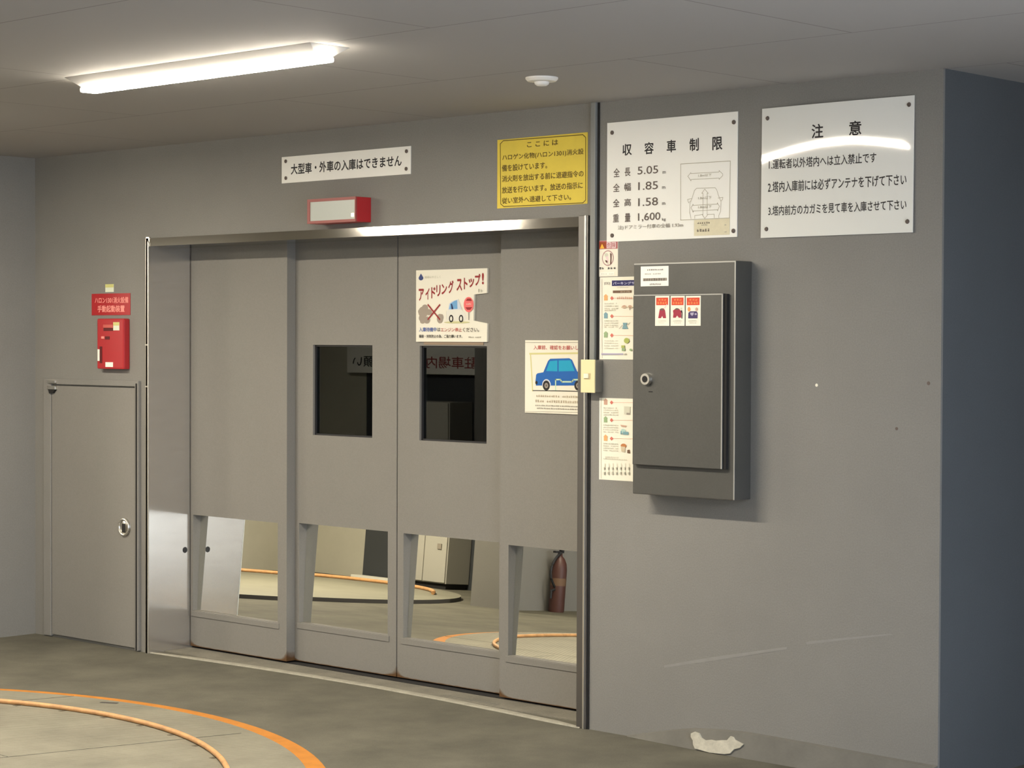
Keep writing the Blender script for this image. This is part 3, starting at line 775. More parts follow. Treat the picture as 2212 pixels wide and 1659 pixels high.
# mortar fillet at the foot of the right hand wall, with a broken patch
bm = bmesh.new()
xs = [.22, .42, .561, .70, .814, 1.0, 1.21, 1.45, XR]; zs = [.004, .05, .078, .090, .096, .094, .091, .087, .085]
a = [bm.verts.new((x, -.0005, z)) for x, z in zip(xs, zs)]
b_ = [bm.verts.new((x, -.010-.012*min(1, z/.09), z*.96)) for x, z in zip(xs, zs)]
c = [bm.verts.new((x, -.012-.03*min(1, z/.09), .0005)) for x, z in zip(xs, zs)]
d = [bm.verts.new((x, -.0005, .0005)) for x in xs]
for q in ((a, b_), (b_, c), (c, d), (d, a)):
    for i in range(len(xs)-1):
        bm.faces.new((q[0][i], q[0][i+1], q[1][i+1], q[1][i]))
bm.faces.new((a[0], b_[0], c[0], d[0])); bm.faces.new((a[-1], d[-1], c[-1], b_[-1]))
fil = struct(obj('baseboard_back', bm, M['mortar'], smooth=False), 'uneven mortar skirting at the foot of the right wall', 'skirting')
bm = bmesh.new()
pts = [(.5622, .0607), (.578, .069), (.6005, .0658), (.615, .050), (.6341, .0437), (.66, .049), (.6815, .0486), (.71, .054), (.7379, .0577), (.752, .075), (.7657, .0727), (.775, .064), (.8169, .0534), (.802, .038), (.7754, .029), (.7616, .0121), (.735, .006), (.70, .004), (.663, .002), (.62, .006), (.5914, .0075), (.580, .022), (.5768, .036), (.564, .048)]
def onslope(z): return -.0245-.0195*(1-min(1, z/.086))
fr = [bm.verts.new((x, onslope(z)-.004, z)) for x, z in pts]; bk = [bm.verts.new((x, onslope(z)+.004, z)) for x, z in pts]
bm.faces.new(fr)
for i in range(len(pts)): bm.faces.new((fr[i], bk[i], bk[(i+1) % len(pts)], fr[(i+1) % len(pts)]))
obj('bare_plaster_patch', bm, M['plaster'], fil)['label'] = 'cream patch of bare plaster where the paint broke off'

# sill: paler concrete between frame and leaves, with a worn bright edge
bm = bmesh.new(); box(bm, XL+.02, -.01, .09, .42, 0, .004)
sill = struct(obj('trim_1', bm, M['sillcon']), 'pale concrete door sill in front of the sliding leaves', 'sill')
bm = bmesh.new()
ed = [(-2.93, .005), (-2.6, .045), (-2.2, .075), (-1.8, .09), (-1.35, .095), (-.9, .075), (-.5, .045), (-.2, .015), (-.03, -.008)]
v0 = []; v1 = []; v2 = []; v3 = []
for i, (x, y) in enumerate(ed):
    wd = .050 if i not in (0, len(ed)-1) else .02
    v0.append(bm.verts.new((x, y-wd/2, .001))); v1.append(bm.verts.new((x, y-wd/4, .0055))); v2.append(bm.verts.new((x, y+wd/4, .0055))); v3.append(bm.verts.new((x, y+wd/2, .004)))
for q in ((v0, v1), (v1, v2), (v2, v3)):
    for i in range(len(ed)-1): bm.faces.new((q[0][i], q[0][i+1], q[1][i+1], q[1][i]))
obj('worn_edge', bm, M['sillline'], sill)
bm = bmesh.new()
for k in range(12): box(bm, -.98+.03*k, -.98+.03*k+.011, .12+.004*k % .01, .16, .004, .0046)
obj('worn_ribs', bm, M['mortar'], sill)
B('door_track', (XL+.02, -.01, .255, .345, .004, .0065), M['dark'], sill)

# steel door frame
trim = empty('trim_2', (-1.475, 0, 0))
struct(trim, 'brushed steel frame around the sliding doors', 'door frame')
Y0 = -.012
bm = bmesh.new(); box(bm, XL-.004, XL+.020, Y0, 0, 0, 2.094)
obj('left_flange', bm, M['steel'], trim)
bm = bmesh.new(); prism_xz(bm, [(XL+.016, 0), (XL+.026, 0), (XL+.026, 2.07), (XL+.016, 2.085)], Y0-.004, Y0)
obj('bright_corner_bead', bm, M['edgesteel'], trim, bevel=.0015)  # bright bead in place of the highlight along the frame corner
bm = bmesh.new(); box(bm, XL, XL+.024, Y0, .46, 0, 2.1)
rv = obj('left_reveal', bm, M['reveal'], trim)
for z in (1.345, 1.555):
    B('seam_mark', (XL-.005, XL+.022, Y0-.0008, Y0, z, z+.006), M['edgesteel'], trim)
bm = bmesh.new(); cyl(bm, (XL+.0235, .217, .508), (1, 0, 0), .016, .014, .002, 20)
obj('sensor_eye', bm, M['black'], trim)['label'] = 'black round sensor eye in the left reveal'
bm = bmesh.new(); box(bm, -.052, 0, Y0, .24, 0, 2.098)
obj('right_jamb', bm, M['jambsteel'], trim, bevel=.002)
B('bright_jamb_bead', (-.017, -.0085, Y0-.004, Y0, 0, 2.098), M['edgesteel'], trim, bevel=.0015)  # bright strip painting the light that the jamb's bevel catches
# header: front face leans back a hair, so that it mirrors the lamp of the next bay
bm = bmesh.new()
al = .070
z0, z1 = 2.053, 2.094
vs = [bm.verts.new(p) for p in ((XL-.004, Y0, z0), (0-.03, Y0, z0), (0-.008, Y0+al*(z1-z0), z1), (XL-.004, Y0+al*(z1-z0), z1), (XL-.004, .24, z0), (-.03, .24, z0), (-.008, .24, z1), (XL-.004, .24, z1))]
for q in ((0,1,2,3), (4,7,6,5), (0,4,5,1), (3,2,6,7), (0,3,7,4), (1,5,6,2)): bm.faces.new([vs[i] for i in q])
obj('header', bm, M['header'], trim)

# ------------------------------------------------------------------ sliding leaves
TILT = math.radians(2.9); REC = .025; TH = .053
def leaf(name, x0, x1, y, mirror, window, label):
    """panel with openings, each opening lined by the panel's own thickness"""
    r = empty(name, ((x0+x1)/2, y, .012))
    struct(r, label, 'sliding door')
    mx0, mx1, mz0, mz1 = mirror
    zb, zt = .014, 2.13
    xs = sorted({x0, x1, mx0, mx1} | ({window[0], window[1]} if window else set()))
    zs = sorted({zb, .16, zt, mz0, mz1} | ({window[2], window[3]} if window else set()))
    def solid(i, k):
        if i < 0 or k < 0 or i >= len(xs)-1 or k >= len(zs)-1: return False
        cx, cz = (xs[i]+xs[i+1])/2, (zs[k]+zs[k+1])/2
        if mx0 < cx < mx1 and mz0 < cz < mz1: return False
        if window and window[0] < cx < window[1] and window[2] < cz < window[3]: return False
        return True
    bm = bmesh.new(); F = {}
    def V(i, k, s):
        if (i, k, s) not in F: F[(i, k, s)] = bm.verts.new((xs[i], y if s == 0 else y+TH, zs[k]))
        return F[(i, k, s)]
    for i in range(len(xs)-1):
        for k in range(len(zs)-1):
            if not solid(i, k): continue
            f = bm.faces.new((V(i,k,0), V(i+1,k,0), V(i+1,k+1,0), V(i,k+1,0)))
            bm.faces.new((V(i,k,1), V(i,k+1,1), V(i+1,k+1,1), V(i+1,k,1)))
            if not solid(i-1, k): bm.faces.new((V(i,k,0), V(i,k+1,0), V(i,k+1,1), V(i,k,1)))
            if not solid(i+1, k): bm.faces.new((V(i+1,k,0), V(i+1,k,1), V(i+1,k+1,1), V(i+1,k+1,0)))
            if not solid(i, k-1): bm.faces.new((V(i,k,0), V(i,k,1), V(i+1,k,1), V(i+1,k,0)))
            if not solid(i, k+1): bm.faces.new((V(i,k+1,0), V(i+1,k+1,0), V(i+1,k+1,1), V(i,k+1,1)))
    uvl = bm.loops.layers.uv.new('UVMap')
    for f in bm.faces:
        for l in f.loops:
            l[uvl].uv = ((l.vert.co.x-x0)/(x1-x0), l.vert.co.z-zb)
    obj('panel', bm, M['leafrust'], r)
    # mirror: leans back towards its top, stood in the opening
    bm = bmesh.new()
    ya, yb = y+REC, y+REC+math.tan(TILT)*(mz1-mz0)
    e = .001
    vs = [bm.verts.new(p) for p in ((mx0+e, ya, mz0+e), (mx1-e, ya, mz0+e), (mx1-e, yb, mz1-e), (mx0+e, yb, mz1-e), (mx0+e, ya+.004, mz0+e), (mx1-e, ya+.004, mz0+e), (mx1-e, yb+.004, mz1-e), (mx0+e, yb+.004, mz1-e))]
    for q in ((0,1,2,3), (4,7,6,5), (0,4,5,1), (3,2,6,7), (0,3,7,4), (1,5,6,2)): bm.faces.new([vs[i] for i in q])
    obj('mirror', bm, M['mirror'], r)
    B('mirror_ledge', (mx0-.012, mx1+.012, y-.004, y, mz0-.030, mz0-.003), M['leaf'], r, bevel=.0015)
    if window:
        wx0, wx1, wz0, wz1 = window
        fr = None
        B('window_pane', (wx0+.0005, wx1-.0005, y+.022, y+.027, wz0+.0005, wz1-.0005), M['glass'], r)
        bm = bmesh.new()
        for b in ((wx0, wx0+.008, wz0, wz1), (wx1-.008, wx1, wz0, wz1), (wx0, wx1, wz0, wz0+.008), (wx0, wx1, wz1-.008, wz1)):
            box(bm, b[0]+.0004, b[1]-.0004, y+.012, y+.0215, b[2]+.0004, b[3]-.0004)
        obj('glazing_bead', bm, M['black'], r)
    return r
leaf('door_1', XL+.03, -2.170, .25, (-2.902, -2.237, .197, .688), None, 'leftmost grey sliding leaf, without a window, mirror at its foot')
leaf('door_2', -2.20, -1.452, .304, (-2.140, -1.510, .203, .690), (-2.040, -1.619, 1.125, 1.562), 'grey sliding leaf with a dark window and no poster above the window')
leaf('door_3', -1.444, -.69, .304, (-1.404, -.790, .202, .689), (-1.300, -.871, 1.125, 1.561), 'grey sliding leaf with the torn idling poster above its window')
leaf('door_4', -.735, -.02, .25, (-.683, -.085, .202, .689), None, 'rightmost grey sliding leaf carrying the blue car poster')

# ------------------------------------------------------------------ small side door
r = empty('door_5', (-3.40, 0, 0))
struct(r, 'low grey steel service door in the left wall, hinged at left', 'door')
bm = bmesh.new(); box(bm, -3.767, -3.042, -.014, 0, .016, 1.338)
obj('door_panel', bm, M['leaf'], r, bevel=.002)
hd = empty('trim_3', (-3.42, 0, 0)); struct(hd, 'raised grey frame around the low service door', 'door frame')
bm = bmesh.new()
prism_xz(bm, [(-3.840, .006), (-3.773, .006), (-3.773, 1.346), (-3.036, 1.346), (-3.036, .006), (-3.005, .006), (-3.005, 1.375), (-3.840, 1.375)], -.018, 0)
obj('frame_border', bm, M['wall'], hd, bevel=.003)
B('frame_stop', (-3.023, -3.016, -.022, -.018, .006, 1.362), M['dark'], hd)
bm = bmesh.new(); cyl(bm, (-3.121, -.014, .628), (0, -1, 0), .046, .044, .006, 36); cyl(bm, (-3.121, -.020, .628), (0, -1, 0), .034, .030, .003, 36)
kn = obj('ring_handle', bm, M['steel'], r, smooth=True)
bm = bmesh.new(); tube(bm, [(-3.121+.040*math.cos(t), -.022, .628+.040*math.sin(t)) for t in [2*math.pi*i/32 for i in range(32)]], .006, 8, True)
obj('ring', bm, M['edgesteel'], kn, smooth=True)
bm = bmesh.new(); box(bm, -3.135, -3.107, -.024, -.022, .60, .645)
obj('thumb_plate', bm, M['dark'], kn)
bm = bmesh.new(); box(bm, -3.79, -3.715, -.030, -.012, 1.352, 1.366); box(bm, -3.79, -3.715, -.030, -.012, 1.318, 1.336); 
obj('pivot_hinge', bm, M['edgesteel'], r, bevel=.003)
bm = bmesh.new(); prism_xz(bm, [(-3.785, 1.318), (-3.72, 1.318), (-3.74, 1.300), (-3.775, 1.296)], -.026, -.014)
obj('hinge_pin', bm, M['dark'], r)

# ------------------------------------------------------------------ turntable
TC = (-1.475, -3.185)
def ring_pts(c, r, z, a0=0, a1=2*math.pi, n=160):
    return [(c[0]+r*math.cos(a0+(a1-a0)*i/n), c[1]+r*math.sin(a0+(a1-a0)*i/n), z) for i in range(n if a1-a0 > 6.28 else n+1)]
def annulus(bm, c, r0, r1, z0, z1, n=180):
    A = [[bm.verts.new((c[0]+r*math.cos(2*math.pi*i/n), c[1]+r*math.sin(2*math.pi*i/n), z)) for i in range(n)] for r, z in ((r0, z1), (r1, z1), (r1, z0), (r0, z0))]
    for k in range(4):
        p, q = A[k], A[(k+1) % 4]
        for i in range(n): bm.faces.new((p[i], p[(i+1) % n], q[(i+1) % n], q[i]))
tt = empty('car_turntable', (TC[0], TC[1], 0))
tag(tt, 'large round pale car turntable with an orange rim in the floor before the doors', 'turntable')
bm = bmesh.new(); lathe(bm, (TC[0], TC[1], 0), [(2.236, .0), (2.236, .0095), (2.0, .0097)], 180)
obj('deck', bm, M['plate'], tt)
bm = bmesh.new(); annulus(bm, TC, 2.2365, 2.312, .0004, .0022)
obj('orange_rim', bm, M['orange'], tt)
bm = bmesh.new(); tube(bm, ring_pts(TC, 1.948, .0195), .0105, 12, True)
obj('guide_pipe', bm, M['tube'], tt, smooth=True)
bm = bmesh.new()
def strip(bm, p, q, wd, z0, z1):
    p, q = Vector(p), Vector(q); d = (q-p).normalized(); n = Vector((-d.y, d.x))*wd/2
    pts = [p+n, p-n, q-n, q+n]
    lo = [bm.verts.new((v.x, v.y, z0)) for v in pts]; hi = [bm.verts.new((v.x, v.y, z1)) for v in pts]
    bm.faces.new(hi)
    for i in range(4): bm.faces.new((lo[i], lo[(i+1) % 4], hi[(i+1) % 4], hi[i]))
strip(bm, (-1.156, -1.995), (-.900, -1.079), .004, .009, .0104)
strip(bm, (-1.156, -1.995), (-1.60, -3.6), .004, .009, .0104)
strip(bm, (-1.156-1.2, -1.995+.1), (-2.1, -1.04), .004, .009, .0104)
strip(bm, (-1.156, -1.995), (-3.4, -1.95), .003, .009, .0102)
obj('deck_joint', bm, M['rim'], tt)
bm = bmesh.new(); strip(bm, (-1.885, -1.052), (-1.815, -1.014), .022, .009, .0106)
obj('lifting_slot', bm, M['rim'], tt)
for k in range(9):
    a = math.radians(63+7.5*k)
    R_ = random.Random(k)
    bm = bmesh.new(); rr = 1.948
    strip(bm, (TC[0]+rr*math.cos(a)-.012, TC[1]+rr*math.sin(a)-.018), (TC[0]+rr*math.cos(a)+.012, TC[1]+rr*math.sin(a)-.014), .028, .009, .0104)
    obj('pipe_bracket', bm, M['grime'], tt)  # flat grime stains beside the pipe

# ------------------------------------------------------------------ ceiling lamps
def ceiling_light(loc, L, W, mt, label):
    t = empty('ceiling_light', loc)
    tag(t, label, 'lamp', 'ceiling strip lights')
    x, y, z = loc
    bm = bmesh.new()
    hw, hb = W/2, W*.205
    e = .035
    top = [bm.verts.new(p) for p in ((x-L/2, y-hw, z), (x+L/2, y-hw, z), (x+L/2, y+hw, z), (x-L/2, y+hw, z))]
    bot = [bm.verts.new(p) for p in ((x-L/2+e, y-hb, z-.034), (x+L/2-e, y-hb, z-.034), (x+L/2-e, y+hb, z-.034), (x-L/2+e, y+hb, z-.034))]
    bm.faces.new(top); bm.faces.new(bot[::-1])
    for i in range(4): bm.faces.new((top[i], bot[i], bot[(i+1) % 4], top[(i+1) % 4]))
    obj('housing', bm, M['lamphouse'], t, bevel=.002)
    bm = bmesh.new(); box(bm, x-L/2+.024, x+L/2-.02, y-hb*.96, y+hb*.96, z-.052, z-.0342)
    df = obj('diffuser', bm, [mt, bpy.data.materials[mt.name + '_flank']], t, bevel=.006)
    for p in df.data.polygons:
        p.material_index = 0 if p.normal.z < -.8 else 1
    return t
ceiling_light((-.226, -1.826, H), 1.372, .176, M['lamp'], 'lit white strip light on the ceiling before the sliding doors')
ceiling_light((-2.755, -1.826, H), 1.12, .176, M['lamp'], 'strip light further left in the row, only its reflection in the door header shows')
ceiling_light((-4.05, -4.6, H), 1.372, .176, M['lamp4'], 'strip light in the second row between the two bays, outside the picture')  # added fill for the pillar, floor and lower walls
ceiling_light((-7.6, -3.9, H), 1.372, .176, M['lamp2'], 'strip light over the neighbouring bay, outside the picture')  # added so that the bay looks bright in the door mirrors
ceiling_light((9.0, -8.4, H), 1.372, .176, M['lamp3'], 'strip light before the white rear wall, outside the picture')  # added lamp, brightens the wall reflected in the reveal

# smoke detector
t = empty('smoke_detector', (.408, -.742, H)); tag(t, 'small round white detector on the ceiling', 'smoke detector')
bm = bmesh.new(); lathe(bm, (.408, -.742, H), [(.060, 0), (.060, -.006), (.052, -.014), (.028, -.016)]); obj('base', bm, M['white'], t, smooth=True)
bm = bmesh.new(); lathe(bm, (.408, -.742, H), [(.028, -.0162), (.026, -.024), (.018, -.030), (.004, -.031)]); obj('sensor_head', bm, M['white'], t, smooth=True)

# ------------------------------------------------------------------ signs and posters
def board(name, x0, x1, z0, z1, mt, label, cat, th=.004, y=0, bolts=(), bevel=.0006, group=None):
    o = B(name, (x0, x1, y-th, y, z0, z1), mt, None, bevel)
    tag(o, label, cat, group)
    for bx, bz in bolts:
        bm = bmesh.new(); lathe(bm, (0, 0, 0), [(.0085, 0), (.0085, .003), (.005, .006)], 16)
        bmesh.ops.rotate(bm, verts=bm.verts[:], matrix=Matrix.Rotation(math.radians(90), 3, 'X'))
        bmesh.ops.translate(bm, verts=bm.verts[:], vec=(bx, y-th, bz))
        obj('bolt', bm, ink('faded'), o, smooth=True)
    return o

o = board('vehicle_limit_sign', .093, .748, 1.987, 2.466, M['acrylic'], 'white sign with a grey car diagram and size limits, beside the yellow notice', 'sign', bolts=((.1203, 2.4255), (.731, 2.4257), (.1231, 2.0119), (.7321, 2.0106)))
printing(ART['limits'], -.004, o)
printing(ART['diagram'], -.004, o, pic='car_diagram', let='diagram_lettering')
o = B('paper_sticker', (.5412, .7138, -.0052, -.0042, 1.9970, 2.0590), M['sticker']); tag(o, 'yellowed paper sticker at the lower right of the vehicle limit sign', 'sticker')
printing(ART['limsticker'], -.0052, o)

# the notice sign is a thin glossy sheet, bowed a little between its bolts
NX0, NX1, NZ0, NZ1 = .863, 1.531, 1.979, 2.467
def bow(x, z):
    u = min(1, max(0, (x-NX0)/(NX1-NX0))); v = (z-NZ0)/(NZ1-NZ0)
    return -.0070*v*math.sin(math.pi*u) - .0039*(1-v)
bm = bmesh.new(); nu, nv = 48, 12
def grid(yo):
    return [[bm.verts.new((NX0+(NX1-NX0)*i/nu, yo+bow(NX0+(NX1-NX0)*i/nu, NZ0+(NZ1-NZ0)*k/nv), NZ0+(NZ1-NZ0)*k/nv)) for k in range(nv+1)] for i in range(nu+1)]
ga = grid(-.004); gb = grid(-.001)
for i in range(nu):
    for k in range(nv):
        bm.faces.new((ga[i][k], ga[i+1][k], ga[i+1][k+1], ga[i][k+1])); bm.faces.new((gb[i][k], gb[i][k+1], gb[i+1][k+1], gb[i+1][k]))
for i in range(nu):
    bm.faces.new((ga[i][0], gb[i][0], gb[i+1][0], ga[i+1][0])); bm.faces.new((ga[i][nv], ga[i+1][nv], gb[i+1][nv], gb[i][nv]))
for k in range(nv):
    bm.faces.new((ga[0][k], ga[0][k+1], gb[0][k+1], gb[0][k])); bm.faces.new((ga[nu][k], gb[nu][k], gb[nu][k+1], ga[nu][k+1]))
o = obj('caution_sign', bm, M['gloss'], smooth=True)
tag(o, 'glossy white sign with three numbered rules, crossed by a lamp reflection', 'sign')
for bx, bz in ((.8896, 2.4295), (1.5099, 2.4352), (.8895, 2.012), (1.5086, 2.0183)):
    bm = bmesh.new(); cyl(bm, (bx, -.004+bow(bx, bz), bz), (0, -1, 0), .0085, .006, .005, 16); obj('bolt', bm, ink('faded'), o)
printing(ART['notice'], -.004, o, warp=bow)

o = board('long_sign', -1.915, -1.046, 2.320, 2.443, M['acrylic'], 'long narrow white sign above the red lamp box', 'sign', bolts=((-1.885, 2.422), (-1.071, 2.421), (-1.884, 2.3435), (-1.0726, 2.3438)))
printing(ART['large'], -.004, o)
o = board('gas_warning_notice', -.520, -.0125, 2.146, 2.4365, M['yellow'], 'yellow notice above the right end of the door header', 'sign', th=.002)
printing(ART['halon'], -.002, o)

bm = bmesh.new(); prism_xz(bm, [(-1.3152, 1.9083), (-.8611, 1.9093), (-.863, 1.7986), (-.9426, 1.7929), (-.9451, 1.6758), (-.8598, 1.6632), (-.8618, 1.5804), (-1.3144, 1.5799)], .294, .3035)
bm.normal_update(); bmesh.ops.triangulate(bm, faces=[f for f in bm.faces if len(f.verts) > 4])
o = obj('idling_poster', bm, M['paper']); tag(o, 'poster against idling, a piece torn out of its right edge, above a door window', 'poster')
printing(ART['idling'], .294, o)
B('tape_strip', (-1.27, -.89, .3005, .3038, 1.5665, 1.5795), mat('brown_tape_residue', (.30, .22, .15), .6), o)

o = board('car_poster', -.583, -.160, 1.2735, 1.589, M['paper'], 'poster of a blue car on the rightmost sliding leaf', 'poster', th=.0055, y=.2497)
printing(ART['carposter'], .244, o)

o = board('danger_sticker', .0466, .1508, 1.8475, 1.993, M['paper'], 'small danger sticker with an amber triangle above the upper leaflet', 'sticker', th=.001)
printing(ART['danger'], -.001, o)
def leaflet(z0, z1, key, label):
    o = board('parking_leaflet', .058, .291, z0, z1, M['paper'], label, 'leaflet', th=.0013, group='leaflets beside the control cabinet')
    B('holder_edge', (.0575, .0615, -.0022, -.0013, z0, z1), ink('white'), o)
    printing(ART[key], -.0015, o)
    return o
leaflet(1.5127, 1.845, 'doca', 'leaflet with a navy title band, above the cream push button')
leaflet(1.025, 1.3565, 'docb', 'leaflet without a title band, below the cream push button')

# ------------------------------------------------------------------ cable duct, push button, control cabinet
o = B('cable_duct', (.017, .043, -.020, -.0005, 1.509, H), M['duct'], None, .003); tag(o, 'slim grey cable duct from the ceiling down to the push button', 'cable duct')
t = empty('push_button_box', (.040, 0, 1.378)); tag(t, 'cream push button on a grey box at the right door jamb', 'push button')
B('edge_gap', (.0432, .0515, -.006, -.0005, 1.512, H-.001), M['dark'], o)  # dark strip painting the shaded side of the duct
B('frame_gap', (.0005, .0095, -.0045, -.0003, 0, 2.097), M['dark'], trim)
B('back_box', (.0035, .0745, -.047, 0, 1.380, 1.509), M['greyplastic'], t, .003)
B('face_plate', (.0005, .0755, -.0535, -.0471, 1.3775, 1.5115), M['cream'], t, .002)
bm = bmesh.new(); box(bm, .0195, .052, -.0565, -.0536, 1.4335, 1.457); pl = obj('button_frame', bm, mat('tan_plastic', (.62, .50, .26), .5), t, bevel=.001)
B('button', (.022, .047, -.061, -.0566, 1.436, 1.455), mat('light_button', (.84, .78, .58), .4), pl, .0015)

t = B('control_cabinet', (.316, .818, -.100, 0, .986, 1.892), M['cabinet'], None, .004); tag(t, 'dark steel control cabinet mounted on the wall right of the doors', 'control cabinet')
B('front_edge_top', (.319, .812, -.1013, -.0985, 1.8865, 1.8915), M['cabedge'], t)  # edge strips here and on the door are painted highlights
B('front_edge_side', (.8115, .8165, -.1013, -.0985, .988, 1.8915), M['cabedge'], t)
dr = B('door', (.331, .771, -.120, -.1004, 1.1035, 1.769), M['cabinet'], t, .002)
B('door_edge_top', (.333, .769, -.1212, -.1195, 1.7640, 1.7680), M['cabedge'], dr)
B('door_edge_side', (.7665, .7715, -.1212, -.119, 1.1045, 1.7680), M['cabedge'], dr)
B('door_gasket', (.7716, .786, -.114, -.1004, 1.1035, 1.767), M['dark'], t)
bm = bmesh.new(); cyl(bm, (.4047, -.120, 1.4392), (0, -1, 0), .024, .022, .016, 28)
lk = obj('key_lock', bm, M['edgesteel'], dr, smooth=True)
bm = bmesh.new(); cyl(bm, (.4047, -.1361, 1.4392), (0, -1, 0), .013, .013, .001, 20)
obj('keyhole', bm, M['dark'], lk)
B('scratch', (.412, .432, -.1204, -.120, 1.388, 1.392), M['dark'], dr)
o = board('information_label', .353, .493, 1.8015, 1.8795, M['acrylic'], 'white printed label at the top of the control cabinet', 'label', th=.0012, y=-.1003)
printing(ART['label'], -.1015, o)
for k, (x0, x1, lab) in enumerate(((.4432, .5135, 'leftmost of three warning stickers on the cabinet door, picturing a red car'), (.5198, .5892, 'middle one of three warning stickers on the cabinet door, with a dark figure'), (.5943, .6670, 'rightmost of three warning stickers on the cabinet door, with a purple picture'))):
    o = board('warning_sticker', x0, x1, 1.6465, 1.7625-.0007*k, M['paper'], lab, 'sticker', th=.0012, y=-.1203, group='warning stickers on the cabinet door')
    printing(ART['stick%d' % (k+1)], -.1215, o)

# ------------------------------------------------------------------ red fire things
t = empty('alarm_lamp_box', (-1.463, 0, 2.115)); tag(t, 'red rimmed lamp box with a grey lens above the door header', 'alarm lamp')
bm = bmesh.new()
X0, X1, Z0, Z1 = -1.629, -1.3035, 2.116, 2.2275
box(bm, X0, X1, -.088, 0, Z0, Z1); obj('housing', bm, M['wallred'], t, bevel=.003)
M['facerim'] = mat('faded_red_rim', (.30, .07, .06), .45)
bm = bmesh.new()
for b in ((X0, X1, Z1-.013, Z1), (X0, X1, Z0, Z0+.012), (X0, X0+.018, Z0+.012, Z1-.013), (X1-.006, X1, Z0+.012, Z1-.013)): box(bm, b[0], b[1], -.0955, -.0881, b[2], b[3])
obj('face_rim', bm, M['facerim'], t)
B('lens', (X0+.018, X1-.006, -.093, -.0882, Z0+.012, Z1-.013), M['screen'], t)
bm = bmesh.new(); box(bm, -1.3325, -1.3165, -.0945, -.0931, 2.139, 2.1535); obj('indicator_light', bm, M['led'], t)['label'] = 'small glowing yellow indicator'

o = board('red_sign', -3.425, -3.094, 1.709, 1.8205, M['wallred'], 'red sign with two lines of pale lettering above the red call box', 'sign', th=.003)
printing(ART['redsign'], -.003, o)
def seal(x0, x1, z0, z1, y, label):
    o = B('inspection_sticker', (x0, x1, y-.001, y, z0, (z0*2+z1)/3+.0), M['paper']); 
    bpy.data.objects.remove(o)
    o = B('inspection_sticker', (x0, x1, y-.001, y, z0, z1), mat('pale_seal', (.72, .76, .60), .6)); tag(o, label, 'sticker', 'inspection stickers on the fire equipment')
    B('yellow_band', (x0, x1, y-.0014, y-.001, z1-(z1-z0)*.42, z1), mat('seal_yellow', (.62, .60, .22), .6), o)
    return o
seal(-3.308, -3.236, 1.828, 1.8685, -.0003, 'small pale sticker with a yellow band on the wall above the red sign')
t = empty('fire_call_box', (-3.22, 0, 1.433)); tag(t, 'red manual call box mounted under the red sign', 'call box')
bm = bmesh.new(); box(bm, -3.3265, -3.099, -.040, 0, 1.4325, 1.691); obj('housing', bm, M['wallred'], t, bevel=.008)
B('upper_slot', (-3.268, -3.185, -.0415, -.0398, 1.628, 1.6425), M['cavity'], t)
B('upper_lip', (-3.268, -3.185, -.0450, -.0401, 1.6430, 1.660), mat('worn_red_lip', (.55, .10, .08), .4), t, .002)  # lip in a lighter red than the housing
B('lower_slot', (-3.2560, -3.2164, -.0415, -.0398, 1.584, 1.600), M['cavity'], t)
B('lower_catch', (-3.286, -3.262, -.0430, -.0399, 1.588, 1.600), ink('pinkwhite'), t)
B('side_slot', (-3.301, -3.281, -.0415, -.0398, 1.462, 1.548), M['cavity'], t)
B('side_label', (-3.319, -3.302, -.0420, -.0401, 1.4735, 1.5335), ink('white'), t)
B('foot_label', (-3.2507, -3.1876, -.0420, -.0401, 1.4433, 1.4678), ink('white'), t)
seal(-3.185, -3.133, 1.6305, 1.6725, -.0403, 'small pale sticker with a yellow band on the red call box')

# ------------------------------------------------------------------ what the door mirrors show
c2 = (-7.95, -3.95)
t = empty('car_turntable', (c2[0], c2[1], 0)); tag(t, 'second pale turntable, seen only in the door mirrors', 'turntable')
bm = bmesh.new(); lathe(bm, (c2[0], c2[1], 0), [(1.95, .0), (1.95, .03), (1.85, .0302)], 120)
bm.normal_update()
for f in bm.faces:
    if abs(f.normal.z) < .5: f.material_index = 1
obj('deck', bm, [M['deck2'], M['rim']], t)
bm = bmesh.new(); tube(bm, ring_pts(c2, 1.72, .045, math.radians(170), math.radians(320), 70), .016, 10); obj('guide_pipe', bm, M['tube'], t, smooth=True)
B('kerb_strip', (-9.15, -8.5, -6.55, -6.45, 0, .03), ink('white')); tag(bpy.data.objects['kerb_strip'], 'white strip on the floor at the foot of the dark opposite wall', 'kerb')  # white colour stands in for daylight showing under a shutter
t = empty('equipment_cabinet', (-8.1, -6.5, 0)); tag(t, 'white two door equipment cabinet seen in the door mirrors', 'cabinet')
B('body', (-8.45, -7.72, -6.595, -6.3, .05, 1.02), M['farwhite'], t, .004)
for x0, x1 in ((-8.44, -8.02), (-8.01, -7.73)):
    d_ = B('door', (x0, x1, -6.3, -6.285, .06, 1.01), M['farwhite'], t, .003)
    B('handle', (x0+.17, x0+.22, -6.285, -6.275, .36, .41), ink('grey'), d_)
B('plinth', (-8.43, -7.74, -6.58, -6.32, 0, .05), M['dark'], t)

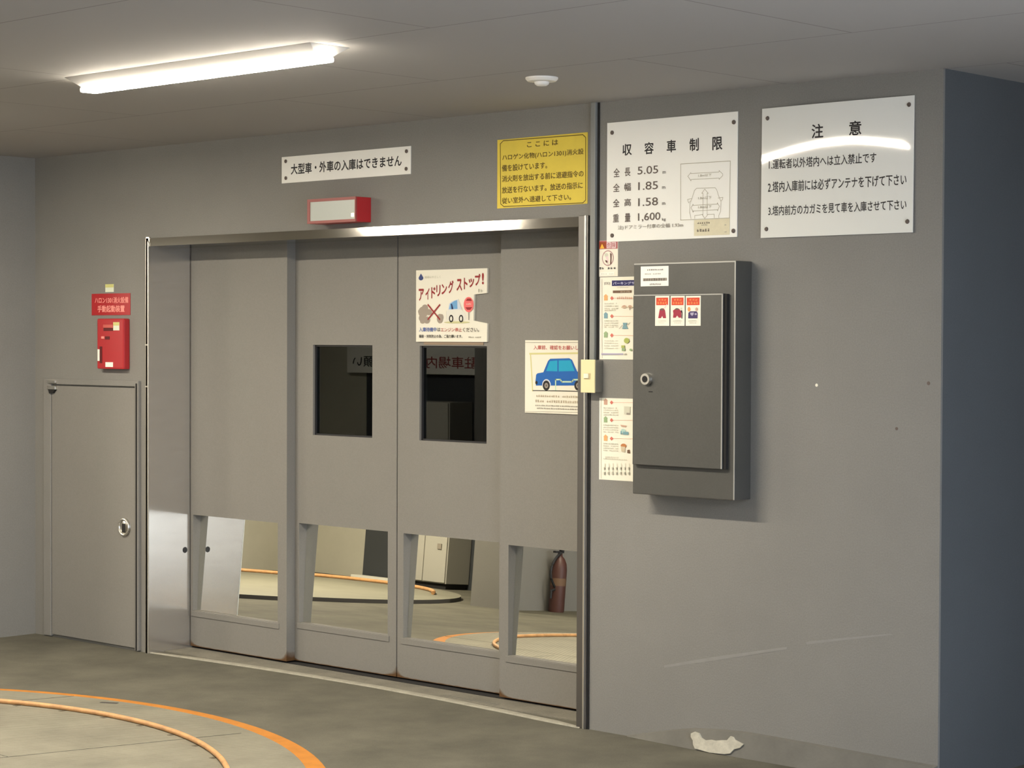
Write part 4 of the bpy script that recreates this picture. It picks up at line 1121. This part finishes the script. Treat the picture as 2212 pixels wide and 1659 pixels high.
o = B('hanging_board', (-9.35, -7.30, -6.55, -6.53, 1.27, 1.68), M['acrylic']); tag(o, 'long white board with red writing, mirrored in the door windows', 'sign')
def btext(s, col, x0, x1, z0, z1):
    # the board faces the doors (+y), so its writing is laid out from its own left, which is the larger x
    vs, fs = text_polys(s, .01)
    ax = min(v[0] for v in vs); bx = max(v[0] for v in vs); ay = min(v[1] for v in vs); by = max(v[1] for v in vs)
    bm = bmesh.new()
    nv = [bm.verts.new((x1-(x1-x0)*(v[0]-ax)/(bx-ax), -6.529+.0002*v[2], z0+(z1-z0)*(v[1]-ay)/(by-ay))) for v in vs]
    for f in fs:
        try: bm.faces.new([nv[j] for j in f])
        except ValueError: pass
    obj('lettering', bm, ink(col), o)
btext('駐車場内禁煙のお', 'red', -8.94, -7.60, 1.325, 1.435)
btext('願い', 'ink', -9.27, -8.96, 1.33, 1.43)

t = empty('fire_extinguisher', (-5.50, -5.43, 0)); tag(t, 'dull red fire extinguisher at the pillar, seen in the rightmost door mirror', 'fire extinguisher')
ec = (-5.50, -5.43, 0)
bm = bmesh.new(); lathe(bm, ec, [(.061, .0), (.064, .012), (.064, .34), (.058, .385), (.040, .425), (.021, .445), (.019, .47)], 32); obj('cylinder', bm, M['extred'], t, smooth=True)
bm = bmesh.new(); lathe(bm, ec, [(.0645, .21), (.0647, .27)], 32); obj('label_band', bm, ink('brownbar'), t, smooth=True)
bm = bmesh.new(); box(bm, ec[0]-.014, ec[0]+.014, ec[1]-.03, ec[1]+.07, .47, .485); box(bm, ec[0]-.012, ec[0]+.012, ec[1]-.03, ec[1]+.09, .505, .515); box(bm, ec[0]-.016, ec[0]+.016, ec[1]-.03, ec[1]-.005, .47, .515); obj('handle', bm, M['black'], t)
bm = bmesh.new(); tube(bm, [(ec[0]+.02, ec[1]+.01+.11*math.sin(math.pi*min(1, s*1.2))**.7*(1 if s < .83 else 1) if s < .83 else ec[1]+.10, .47-.36*s) for s in [i/24 for i in range(25)]], .010, 8); obj('hose', bm, M['black'], t, smooth=True)
